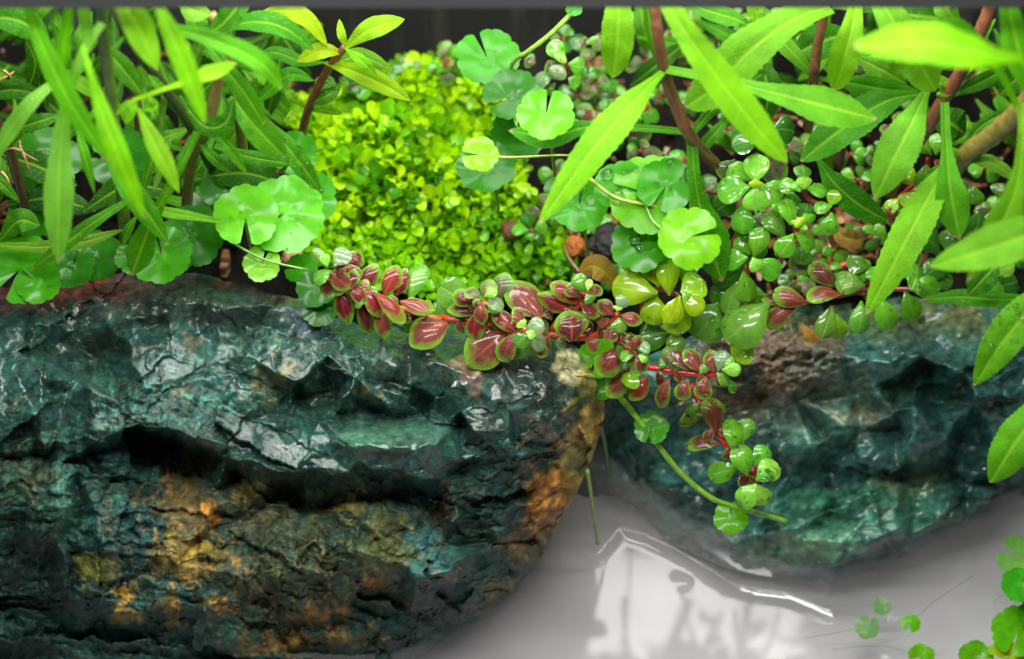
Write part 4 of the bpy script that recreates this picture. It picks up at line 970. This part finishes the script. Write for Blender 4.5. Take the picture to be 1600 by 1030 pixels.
gs('silvery green rosette beside the lobed lime leaf',[(1180,404,0),(1170,420,-.15),(1165,450,-.4),(1170,480,-1)],
 [(1172,398,1152,370,30,'G',-.1),(1166,408,1114,444,38,'d',-.1),(1168,416,1190,372,40,'d',-.3),(1178,402,1192,356,34,'G',.2),(1168,402,1126,408,36,'G',.2),(1184,406,1218,432,38,'G',.15),(1162,424,1172,472,38,'G',.2),(1152,440,1134,492,34,'g',.0),(1172,440,1186,482,32,'G',-.2),(1176,402,1184,424,28,'b',.4)],.1,dn=5)
gs('pair of small green rosettes left of the dark dipping leaf',[(1254,290,0),(1262,310,-.2),(1290,330,-.3),(1300,380,-1.2)],
 [(1250,294,1218,288,28,'G',.1),(1260,294,1292,297,28,'G',.1),(1254,284,1254,258,30,'g',0),(1250,300,1246,282,24,'G',.25),(1256,296,1257,276,26,'b',.3),(1300,322,1272,326,26,'G',.1),(1300,332,1292,368,30,'G',.15),(1296,322,1308,298,24,'y',.05),(1240,300,1236,320,28,'d',-.3)],.5,dn=4)
gs('row of bronze-green leaves creeping along the edge of the brown soil',[(1392,446,0),(1340,456,0),(1280,468,0),(1200,480,-.1),(1120,470,-.3)],
 [(1262,474,1208,456,34,'x',.2),(1236,478,1190,462,26,'m',0),(1314,460,1260,462,36,'x',.3),(1302,448,1266,412,34,'x',.1),(1352,446,1306,436,40,'g',.25),(1330,430,1346,400,36,'g',.1),(1350,440,1346,404,30,'G',.0),(1200,474,1132,530,72,'g',.15),(1176,535,1146,560,46,'y',-.3),(1244,478,1196,510,34,'x',.1),(1300,478,1284,528,34,'g',.25),(1306,490,1308,530,34,'y',-.1),(1346,470,1338,522,34,'g',.2),(1374,464,1388,518,38,'G',.25),(1376,440,1358,420,28,'G',.2)],0,dn=7)
gs('large bronze leaf with a ring of water below the yellow-green sprig',[(1126,472,0),(1120,462,-.1),(1114,450,-.2)],
 [(1124,474,1086,528,70,'g',0),(1150,470,1110,452,34,'d',-.1),(1160,466,1150,490,26,'G',.1)],-.2,dn=10,drop=(.008,.05))
gs('green sprig tucked under the tip of the slanting dewy leaf at right',[(1424,452,0),(1400,452,-.1),(1370,456,-.2)],
 [(1424,440,1402,396,38,'G',-.1),(1438,436,1472,408,40,'d',-.2),(1414,456,1428,502,38,'G',.15),(1420,448,1436,414,32,'G',.1),(1422,452,1470,452,40,'G',.25),(1426,448,1440,444,22,'b',.4),(1430,448,1442,456,20,'b',.4),(1440,430,1490,440,44,'d',-.3)],-.6,dn=5)
gs('green sprig with two drop-shaped leaves above the right end of the rear stone',[(1548,424,0),(1540,430,-.2),(1530,470,-1)],
 [(1548,430,1552,470,36,'G',.15),(1546,424,1586,412,32,'b',.25),(1536,432,1520,456,36,'d',0),(1556,450,1590,440,40,'d',-.3)],-.3,dn=5)
gs('green sprig on a red runner under the reddish slanting stem',[(1450,246,0),(1446,270,-.1),(1420,296,-.2),(1395,318,-.4),(1380,350,-.8)],
 [(1456,242,1432,214,34,'G',.1),(1462,242,1470,208,32,'G',.1),(1446,258,1446,292,38,'G',.15),(1430,290,1412,262,30,'y',0),(1426,300,1410,322,34,'y',.05),(1405,310,1384,330,26,'y',0),(1396,320,1388,350,30,'x',0),(1460,250,1476,262,20,'R',.1),(1465,258,1466,270,26,'G',.2)],-.9,col=(.50,.03,.02),dn=3)
gs('dark dewy leaves behind the tip of the drooping right leaf',[(1470,400,0),(1450,390,-.1),(1440,430,-.5)],
 [(1470,398,1436,352,44,'d',0),(1478,392,1484,358,30,'g',.05),(1460,372,1446,336,26,'k',-.1),(1520,290,1518,320,40,'G',-.2),(1530,330,1520,372,50,'d',-.1),(1560,310,1566,286,34,'g',-.2),(1600,350,1580,330,34,'G',-.2),(1490,330,1510,310,40,'d',-.3),(1470,330,1462,352,34,'d',-.2)],-.9,dn=5)
gs('dark double leaf on a red stalk behind the long diagonal leaf',[(1190,212,0),(1200,235,-.2),(1205,270,-.9)],
 [(1186,212,1146,186,44,'d',.1),(1188,214,1144,228,44,'d',.2),(1206,204,1242,206,46,'d',.05),(1200,240,1220,290,44,'k',-.3),(1150,250,1128,280,44,'k',-.3)],.5,col=(.45,.02,.02),dn=3)
gs('little green rosette before the rear glass right of the round wet leaf',[(882,92,0),(886,110,-.2),(895,140,-.9)],
 [(884,92,858,66,32,'G',.1),(880,100,866,122,32,'s',.15),(888,100,914,104,32,'G',.1),(876,104,850,112,30,'k',0),(868,112,832,134,32,'s',-.1),(888,122,906,132,34,'G',-.2),(880,84,872,96,24,'b',.2),(905,62,918,70,26,'k',-.2),(930,70,924,58,24,'g',-.1),(836,100,820,92,26,'k',-.4),(868,130,850,146,20,'g',-.2)],-2.0,col=(.35,.05,.02),dn=2)

# filler sprigs low between the named ones
MARKS = [('the young yellow-green shoot',560,80),('the row of bronze leaves',1270,470),('the torn rusty leaf',1320,380),('the small red silvery rosette',968,487),('the tip of the horizontal leaf',800,205),('the curling hanging blade at the top right',1600,60),('the long diagonal leaf left of the brown stem',930,240),('the two-lobed glossy leaf',853,178),('the round wet leaf at top centre',762,90),('the brown stem node',1078,212),
 ('the slim brown stem',1275,110),('the yellow-green sprig',1050,450),('the tallest bright rosette',1180,290),('the dark dipping leaf',1335,310),('the reddish slanting stem',1475,155),
 ('the broad pale drooping leaf',1400,240),('the narrow hanging leaf',1485,290),('the slanting dewy leaf',1410,390),('the olive stem at right',1550,210),('the blurred leaf at right',1530,392),
 ('the hanging leaf at top',963,60),('the orange pebble',897,386),('the glossy dark leaf',905,322),('the horizontal stalk',880,243),('the bright blurred leaf at top right',1440,70),('the broad crossing leaf',1180,90)]
_used = set()
def where(x, y):
    for n, mx_, my_ in sorted(MARKS, key=lambda m: (m[1] - x) ** 2 + (m[2] - y) ** 2):
        dx, dy = x - mx_, y - my_
        ws = [('right of' if dx > 0 else 'left of') if abs(dx) > abs(dy) else ('below' if dy > 0 else 'above')]
        ws.append(('lower ' if dy > 0 else 'upper ') + ('right of' if dx > 0 else 'left of'))
        for w_ in ws:
            s_ = 'dim sprig ' + (w_ if w_[0] in 'rlba' and ' ' in w_ and not w_.startswith(('lower', 'upper')) else w_ if w_ in ('below', 'above') else 'to the ' + w_) + ' ' + n
            if s_ not in _used: _used.add(s_); return s_
fr = random.Random(5)
spots = [(990,40),(1010,95),(1075,35),(1120,60),(1130,95),(1160,75),(1230,30),(1340,60),(1360,110),(1420,180),(1470,60),(1520,120),(1580,60),(1590,210),(930,130),(910,190),(1060,260),(1100,300),(930,350),(960,430),(1290,360),(1320,420),(1240,440),(1360,370),(640,110),(600,120),(560,130),(960,150),(1000,175),(1060,165),(1000,235),(930,170),(1110,120),(1095,150),(1150,130),(1240,160),(1280,215),(1330,240),(1300,180),(1370,240),(1400,200),(1080,75),(1050,70),(900,150),(920,100),(950,60),(880,60),(940,215),(980,210),(1030,150),(1230,235),(1340,280),(1330,370),(1370,330),(1440,320),(1500,200),(1540,260),(1560,180),(1480,290),(1410,400),(1550,330),(1590,300),(1600,400),(1140,200),(1200,330),(1110,390),(1280,400),(870,270),(850,330),(830,360),(880,300),(700,90),(690,110),(1150,30),(1400,60),(1250,50)]
for i, (x, y) in enumerate(spots):
    h = hground(x, y, (0,)) + fr.uniform(.5, 1.1)
    lv = []
    for k in range(fr.choice((6, 7, 8))):
        a = k * 2.4 + fr.uniform(-.4, .4); L = fr.uniform(24, 40) * (1 - .05 * k)
        lv.append((x + 4 * math.cos(a), y + 4 * math.sin(a), x + L * math.cos(a), y + L * .85 * math.sin(a), L * fr.uniform(.75, .98), fr.choice('ddGGgkkxG'), .1 * k - .3))
    shoot(where(x, y), 'low round-leaved sprigs in the shade', [(x, y, 0), (x + 6, y + 30, -.7)], lv, h, stemcol=(.25,.05,.02), sr=.05, cat='green sprig', dn=2, name='green_sprig')
# ---------------------------------------------------------------- pennyworts
PG='pennywort plants with scalloped round leaves'
def penny(label, leaves, stems, group=PG, name='pennywort', dn=0, drop=(.012,.035)):
    x, y, h = leaves[0][:3]
    e = empty(name, W(x, y + 20, h - .5), label, 'pennywort', group)
    objs = [penny_leaf(e, *q) for q in leaves]
    for s in stems: tube(e, 'stem', [W(*p) for p in s[0]], s[1], s[1] * .8, s[2] if len(s) > 2 else (.16,.34,.03))
    if dn: drops(e, objs, dn, *drop, where=(0, 1))
    return e
V1=(.035,.24,.002); V2=(.09,.35,.002); V3=(.016,.13,.003); V4=(.15,.42,.003)  # V3 is darker: shade beneath other leaves is put into this green
penny('large round scalloped leaf with wet white sheen at the top centre',[(762,90,-1.8,102,160,V1,(0,.9))],[([(762,92,-1.85),(790,130,-2.2),(800,200,-2.8)],.035)],dn=0)
penny('thin green stalk rising right of the big round leaf with a tiny bud leaf',[(897,14,-.7,26,40,V1)],[([(896,18,-.75),(862,52,-.9),(826,80,-1.1),(800,100,-1.6),(790,150,-2.6)],.045,(.20,.38,.05))])
penny('two-lobed glossy leaf resting on the horizontal long leaf',[(853,178,1.5,84,188,V2,(0,.8),1.0,1)],[([(853,180,1.4),(862,230,.4),(870,300,-1.4)],.03)])
penny('wet green leaf behind the two-lobed glossy one',[(800,150,-.6,90,60,V3,(0,.9)),(810,210,-1.0,86,170,V3)],[([(800,150,-.7),(815,200,-1.8),(820,260,-2.6)],.03)])
penny('small round scalloped leaf on a long horizontal stalk over the carpet',[(750,241,.6,56,90,V4)],[([(752,243,.55),(800,246,.5),(880,243,.45),(925,246,.2)],.022,(.30,.42,.04))],dn=1)
penny('wet blue-sheened leaf just below the small round one',[(760,262,-.7,92,170,V3,(0,.9))],[([(760,262,-.8),(775,300,-1.8),(780,340,-2.6)],.03)])
penny('bright lime lobed leaf right of centre with its notch to the left',[(1078,370,1.2,92,255,V4,(0,0),1.05,2)],[([(1040,362,1.1),(1020,345,.9),(1008,318,.8)],.026),([(920,278,.9),(960,308,.85),(1008,320,.8),(1060,330,.6)],.032,(.26,.34,.04))],dn=3,drop=(.006,.014))
penny('glossy dark leaf with two highlights left of the orange pebble',[(905,322,.1,84,190,V1),(880,300,.0,60,80,V3)],[([(905,325,-.7),(915,370,-1.6),(920,420,-2.6)],.03)],dn=2)
penny('green leaf carrying a big water drop below the lime runner',[(1000,380,.5,88,170,V1),(1010,300,.7,110,100,V2,(0,0),1.15),(970,290,.6,80,240,V1),(1040,290,.8,86,20,V1)],[([(1000,384,.4),(1010,430,-.6),(1012,440,-2.2)],.03)],dn=6,drop=(.03,.12))
penny('pair of broad overlapping lime leaves flecked with drops left of the carpet',[(444,334,.3,120,60,(.10,.42,.015),(-.1,0)),(384,338,.6,96,0,V2,(.1,.1)),(480,310,-.2,90,120,V1)],[([(384,345,.5),(390,380,.0),(400,420,-.6)],.03)],dn=5,drop=(.015,.04))
penny('small lime leaf crossed by a runner above the stone crest',[(409,412,.4,56,200,(.20,.52,.02))],[([(350,372,.4),(385,392,.55),(420,408,.5),(480,422,.4)],.022,(.12,.30,.03))],dn=3,drop=(.01,.02))
penny('wet leaf with white glare under the torn brown leaf tip',[(252,400,.0,96,170,V1,(0,.9)),(300,370,-.4,100,60,V3),(210,400,-.1,60,220,V1)],[([(252,402,-.1),(260,430,-.8)],.03)],dn=2)
penny('dark wet leaves in the lower left corner touching the stone',[(30,420,-.1,110,30,V1),(112,415,-.3,72,200,V3),(60,440,0,70,120,V1),(150,400,-.5,80,70,V3)],[([(30,420,-.2),(40,450,-.9)],.03)],dn=2)
penny('shaded leaf in the gap left of the broad overlapping pair',[(370,290,-.8,110,40,V3),(330,330,-.9,90,150,V3),(460,240,-.6,70,30,V1)],[([(370,292,-.9),(375,330,-1.8)],.03)])
penny('single dark round leaf low in the left shade',[(70,250,-.9,110,10,V3),(190,250,-1,100,100,V3),(60,330,-.8,90,200,V3)],[([(70,252,-1),(80,300,-1.8)],.03)])
penny('bright green leaves peeking out between stone tip and red sprigs',[(935,560,-1.1,64,30,V2),(945,600,-1.1,50,200,V2),(985,560,-.3,60,90,V1)],[([(925,562,-1.1),(935,600,-1.8)],.03)])
penny('green leaves under the leftmost silvery rosette behind the stone',[(494,450,-.1,60,190,V3),(500,480,-.2,60,100,V3),(470,420,-.3,50,100,V1)],[([(494,452,-.2),(500,480,-.9)],.03)])
penny('runner hanging across the rear stone with two small scalloped leaves',[(1018,668,-.6,54,10,V1,(0,.3)),(1142,808,-1.0,54,180,V2,(0,.1))],
 [([(955,605,-.5),(985,640,-.6),(1018,682,-.7),(1060,735,-.9),(1110,777,-1.05),(1150,792,-1.1),(1190,803,-1.1),(1230,815,-1.15)],.05,(.17,.38,.025))],dn=5,drop=(.01,.025))
WGP='pennyworts growing in the water at lower right'
def zw(x, y, z): return hz(x, y, z)
def wp(label, leaves, stems=()):
    L = [(x, y, zw(x, y, z), w_ * .86, a, c, (0, .5)) for x, y, z, w_, a, c in leaves]
    return penny(label, L, [([(x, y, zw(x, y, z)) for x, y, z in s], r * .28, (.22,.32,.14)) for s, r in stems], WGP)
wp('submerged pair of small green leaves left of the white glint',[(1355,980,-.3,46,200,V2),(1378,948,-.4,36,90,V2)],[(((1355,980,-.35),(1300,990,-.7),(1240,1000,-.9)),.03),(((1378,948,-.45),(1330,945,-.7),(1280,948,-.9)),.025)])
wp('small floating leaf beside the white glint on the water',[(1423,974,.06,36,30,V2)],[(((1423,974,0),(1460,940,-.4),(1520,900,-.8)),.03)])
wp('leaf cut by the bottom edge right of the glint',[(1440,1026,.02,50,60,V2)],[(((1440,1026,-.1),(1380,1010,-.5),(1300,1015,-.9)),.03)])
wp('sharp bright green leaf above the water at the right edge',[(1592,915,1.3,66,260,(.05,.40,.015))],[(((1575,925,1.2),(1560,935,.6),(1552,940,0)),.03)])
wp('pale blurred leaf at the right edge above the bright one',[(1594,872,.3,88,120,(.16,.40,.08))],[(((1594,880,.2),(1600,930,-.6)),.03)])
wp('large soft green leaf in the lower right corner',[(1590,988,.7,96,20,V2),(1625,960,.9,80,200,V1)],[(((1590,990,.6),(1600,1020,-.5)),.03)])
wp('yellowing leaves along the bottom right border',[(1572,1030,.5,70,100,(.30,.42,.015)),(1525,1028,.4,64,300,V2)],[(((1572,1030,.4),(1560,1060,-.6)),.03)])
e = empty('grass_blade', WZ(925, 745, .6), 'thin pale green blade dipping into the water right of the big stone', 'grass blade', 'blades dipping into the water')
tube(e, 'blade', [W(918,735,-1.2), W(926,790,-2.0), WZ(934,850,0)], .035, .03, (.20,.36,.06))
e = empty('grass_blade', WZ(948, 720, .6), 'dark shaded blade hanging behind the tip of the big stone', 'grass blade', 'blades dipping into the water')
tube(e, 'blade', [W(938,660,-1.6), W(946,700,-2.2), W(952,748,-2.8)], .05, .03, (.03,.12,.02))

# ---------------------------------------------------------------- carpet of tiny leaves
def sprig_mesh(seed):
    r = random.Random(seed); V = []; Fc = []; uv = []
    n = r.choice((9, 10, 12)); V.append(Vector((0, 0, -.4))); V.append(Vector((.02, 0, .1))); uv += [(.5, 0), (.5, 0)]
    for k in range(n):
        a = k * 2.399 + r.uniform(-.3, .3); lvl = k / n
        rad = .06 + .20 * (1 - lvl) * r.uniform(.6, 1); el = .15 + .75 * lvl + r.uniform(-.3, .3)
        zb = -.30 + .38 * lvl
        Y = Vector((math.cos(a) * math.cos(el), math.sin(a) * math.cos(el), math.sin(el)))
        X = Vector((-math.sin(a), math.cos(a), 0)) + Vector((0, 0, r.uniform(-.3, .3))); X.normalize(); Z_ = X.cross(Y)
        B = Vector((math.cos(a) * rad * .4, math.sin(a) * rad * .4, zb)); L = r.uniform(.14, .22); w_ = L * r.uniform(.75, 1)
        b0 = len(V); us = [0, .18, .45, .7, .9, 1]; ws = [.1, .5, .95, 1, .62, .1]
        for u_, q in zip(us, ws):
            for v in (-1, -.5, 0, .5, 1):
                z = .10 * math.sin(u_ * 2.6) - .35 * u_ * u_ * .3 + .10 * v * v * q
                V.append(B + Y * (L * u_) + X * (w_ * .5 * q * v) + Z_ * (L * z)); uv.append((v * .5 + .5, u_))
        Fc.append((0, 1, b0 + 2)); Fc.append((1, b0 + 1, b0 + 3))
        for i in range(5):
            for j in range(4):
                p = b0 + i * 5 + j; Fc.append((p, p + 1, p + 6, p + 5))
    return V, Fc, uv
SPR = [shared_mesh('sprig', *sprig_mesh(i), MOSS) for i in range(8)]
poly = [(486,170),(520,150),(580,140),(640,128),(690,100),(735,120),(770,150),(790,200),(780,260),(800,300),(830,350),(880,400),(885,430),(840,450),(740,450),(690,440),(640,415),(560,405),(500,400),(472,360),(490,320),(510,280),(500,220)]
def inside(x, y):
    c = False; j = len(poly) - 1
    for i in range(len(poly)):
        (a, b_), (p, q) = poly[i], poly[j]
        if (b_ > y) != (q > y) and x < (p - a) * (y - b_) / (q - b_) + a: c = not c
        j = i
    return c
cr = random.Random(3)
base = WZ(640, 300, 3.2)
carpet = empty('carpet_plant', base, 'dense yellow-green carpet of tiny round leaves behind the red sprigs', 'carpet plant')
mound = lambda x, y: .5 * math.exp(-((x - 610) / 130) ** 2 - ((y - 270) / 120) ** 2)
pts = []
tries = 0
while len(pts) < 300 and tries < 60000:
    tries += 1
    x, y = cr.uniform(465, 890), cr.uniform(95, 455)
    if not inside(x + cr.gauss(0, 16), y + cr.gauss(0, 16)): continue
    if perlin(np.array([x / 38.]), np.array([y / 30.]))[0] < -.34: continue
    if any((x - a) ** 2 + (y - b_) ** 2 < 15.0 ** 2 for a, b_ in pts): continue
    pts.append((x, y))
SPO = []
def hc(x, y): return hground(x, y, (0,)) + .45 + mound(x, y)
for (x, y) in pts:
    h = hc(x, y) + cr.uniform(-.25, .45)
    N = (UP * .8 + TOCAM * .45 + R * cr.uniform(-.7, .7) + U * cr.uniform(-.5, .5)).normalized()
    X, Y, Zv = frame((R * cr.uniform(-1, 1) + F * cr.uniform(-1, 1)).normalized().cross(N), N)
    s = cr.choice((.7, .85, 1, 1.1, 1.3)) * (1.1 if y < 300 else .9)
    f = cr.random(); g = max(0, min(1, (y - 330) / 100 + cr.uniform(-.2, .2))) * .7
    c = (.42 - .28 * g, .70 - .20 * g, .003) if f < .68 else ((.18, .47, .004) if f < .9 else (.08, .30, .004))
    SPO.append(put(carpet, 'sprig', cr.choice(SPR), W(x, y, h), X, Y, Zv, s, s, s, jit(c, .12)))
drops(carpet, SPO, 3, .010, .030, (0, 1))
V = []; Fc = []; uv = []
SM = [sprig_mesh(100 + i) for i in range(4)]
for k in range(1100):
    while True:
        x, y = cr.uniform(465, 890), cr.uniform(95, 455)
        if inside(x + cr.gauss(0, 20), y + cr.gauss(0, 20)): break
    v, f, u_ = SM[k % 4]; b0 = len(V); c = W(x, y, hc(x, y) - cr.uniform(.05, .5)); a = cr.uniform(0, 6.28); s = cr.uniform(.7, 1.1)
    ca, sa = math.cos(a) * s, math.sin(a) * s
    V += [c + Vector((q[0] * ca - q[1] * sa, q[0] * sa + q[1] * ca, q[2] * s)) for q in v]; Fc += [tuple(i + b0 for i in t_) for t_ in f]; uv += u_
o = mesh_obj('undergrowth', V, Fc, MOSS, carpet, uvs=uv); o['kind'] = 'stuff'; o.color = (.16, .38, .004, 1)

# brown litter: chips of bark and dead leaf bits strewn on the bed (uncountable)
V = []; Fc = []; lr = random.Random(9)
for k in range(520):
    x, y = lr.choice([(lr.gauss(925, 38), lr.gauss(400, 34)), (lr.gauss(1315, 48), lr.gauss(395, 34)), (lr.uniform(880, 1600), lr.uniform(120, 440)), (lr.uniform(-20, 480), lr.uniform(60, 420))])
    c = W(x, y, hground(x, y, (0,)) + lr.uniform(.02, .5)); a = lr.uniform(0, 6.28); e_ = lr.uniform(-.6, .6); L = lr.uniform(.08, .26); w_ = lr.uniform(.03, .10)
    X = Vector((math.cos(a), math.sin(a), e_)).normalized(); Y = X.cross(UP).normalized(); N = X.cross(Y); b0 = len(V)
    for u_ in (-1, -.3, .4, 1):
        for v_ in (-1, 1):
            for t_ in (0, -.02): V.append(c + X * (L * u_) + Y * (w_ * v_ * (1.1 - abs(u_) * .6)) + N * (t_ + .06 * math.sin(u_ * 3 + k)))
    for i in range(3):
        q = b0 + i * 4; Fc += [(q, q + 2, q + 6, q + 4), (q + 1, q + 5, q + 7, q + 3), (q, q + 4, q + 5, q + 1), (q + 2, q + 3, q + 7, q + 6)]
    Fc += [(b0, b0 + 1, b0 + 3, b0 + 2), (b0 + 12, b0 + 14, b0 + 15, b0 + 13)]
t = NT('litter'); co = t.add('TexCoord').outputs['Object']; n = t.noise(4, 3, .6, co)
p = t.add('BsdfPrincipled'); t.link(t.ramp(n, [(.3, (.03, .014, .006)), (.5, (.13, .055, .018)), (.65, (.30, .13, .03)), (.8, (.26, .19, .10))]), p.inputs['Base Color']); p.inputs['Roughness'].default_value = .35
LIT = t.surf(p.outputs[0]); lo = mesh_obj('leaf_litter', V, Fc, LIT, smooth=False); tag(lo, 'brown shreds of leaf and bark scattered over the dark planting bed', 'leaf litter', None, 'stuff')

# ---------------------------------------------------------------- pebbles, dead leaf, rootlets on the soil
t = NT('pebble_skin'); oi = t.add('ObjectInfo'); co = t.add('TexCoord').outputs['Object']
n = t.noise(7, 6, .7, co); c = t.mix(1.0, oi.outputs['Color'], t.ramp(n, [(.3, .25), (.7, 1.5)]), 'MULTIPLY')
p = t.add('BsdfPrincipled'); t.link(c, p.inputs['Base Color']); p.inputs['Roughness'].default_value = .45; p.inputs['Specular IOR Level'].default_value = .3; t.link(t.bump(n, .7, .06), p.inputs['Normal']); PEB = t.surf(p.outputs[0])
def pebble(label, px, py, h, r, col, seed):
    rr = random.Random(seed); bm = bmesh.new(); bmesh.ops.create_icosphere(bm, subdivisions=4, radius=1)
    ax = Vector((rr.uniform(.8, 1.2), rr.uniform(.8, 1.1), rr.uniform(.6, .9)))
    from mathutils import noise as mn
    for v in bm.verts:
        k = 1 + .30 * mn.noise(v.co * 1.1 + Vector((seed, 0, 0))) + .14 * mn.noise(v.co * 2.6) + .06 * mn.noise(v.co * 7) + .02 * mn.noise(v.co * 18)
        v.co = Vector((v.co.x * ax.x, v.co.y * ax.y, v.co.z * ax.z)) * k * r
    me = bpy.data.meshes.new('pebble'); bm.to_mesh(me); bm.free(); me.polygons.foreach_set('use_smooth', [True] * len(me.polygons)); me.materials.append(PEB)
    o = bpy.data.objects.new('pebble', me); COL.objects.link(o); o.location = W(px, py, h); o.color = (*col, 1)
    return tag(o, label, 'pebble', 'pebbles on the soil')
pebble('orange rusty pebble on the dark soil right of the carpet', 897, 386, hground(897,386)+.9, .19, (.42,.13,.02), 1)
pebble('flat dark grey pebble beside the orange one', 952, 378, hground(952,378)+.7, .3, (.018,.015,.016), 2)
pebble('small brown pebble at the lower edge of the carpet', 800, 360, hground(800,360)+.8, .2, (.12,.05,.02), 3)
pebble('dull brown pebble under the dead leaf', 915, 430, hground(915,430)+.8, .2, (.10,.06,.035), 4)
pebble('pinkish brown pebble left of the carpet', 455, 405, hground(455,405)+.9, .17, (.40,.22,.13), 5)
e = empty('dead_leaf', W(940, 430, .0), 'curled yellow-brown dead leaf beside the orange pebble', 'dead leaf', 'dead leaves')
long_leaf(e, [(905,425,-.6),(925,415,-.4),(945,425,-.4),(962,445,-.6)], 40, (.42,.24,.04), .3, 'oval', name='blade')
tube(e, 'stalk', [W(905,425,-.6), W(890,405,-.8), W(882,385,-1.2)], .03, .03, (.20,.10,.04))
e = empty('dead_leaf', W(1268, 510, hground(1268, 510)), 'orange-brown shrivelled leaf with rootlets on the brown soil', 'dead leaf', 'dead leaves')
hh = hground(1265, 522) + .12
long_leaf(e, [(1252,506,hh),(1262,520,hh+.1),(1272,532,hh+.1),(1280,548,hh)], 20, (.50,.24,.04), .3, 'oval', name='blade')
for q in [[(1278,530,hh),(1310,545,hh-.1),(1348,560,hh-.3)],[(1300,538,hh-.1),(1330,540,hh-.1),(1355,554,hh-.3)],[(1262,516,hh),(1246,522,hh-.1),(1240,536,hh-.2)]]:
    tube(e, 'rootlet', [W(*z) for z in q], .02, .012, (.42,.22,.06), ns=5)
hd = hground(1310, 380, (0,)) + 1.0
e = empty('dead_leaf', W(1310, 365, -1.2), 'rusty brown rotting leaf between the green rosettes', 'dead leaf', 'dead leaves')
long_leaf(e, [(1300,350,hd+0.10),(1315,368,hd+0.20),(1335,375,hd+0.20),(1350,372,hd+0.10)], 34, (.28,.15,.03), .3, 'oval', name='blade')
long_leaf(e, [(1290,395,hd-0.20),(1310,405,hd-0.10),(1335,400,hd-0.20)], 34, (.20,.05,.02), .3, 'oval', name='blade')
tube(e, 'stalk', [W(1296,420,hd+0.10), W(1320,414,hd+0.10), W(1342,404,hd+0.10)], .05, .05, (.50,.05,.06))
tube(e, 'stalk', [W(1298,425,hd+0.00), W(1296,395,hd+0.00), W(1300,370,hd-0.10)], .04, .04, (.35,.13,.03))
e = empty('root_tuft', W(40, 250, .5), 'tan dried roots hanging in the dark at the far left', 'root tuft')
for q in [[(30,220,.6),(36,238,.6),(60,252,.5)],[(36,238,.6),(40,250,.6),(46,266,.5)],[(5,110,.8),(15,118,.8),(20,130,.7)],[(2,268,.6),(12,280,.6),(16,298,.5)],[(36,236,.6),(20,232,.6),(10,234,.5)],[(0,125,.8),(10,120,.8),(22,112,.7)]]:
    tube(e, 'rootlet', [W(*z) for z in q], .028, .012, (.36,.19,.06), ns=5)

# fine dew on the long leaves, one mesh per plant
for par, lvs in list(LONGS.items()):
    if par.get('category') == 'stem plant': drops(par, lvs, 7, .007, .020, (.15, .98))
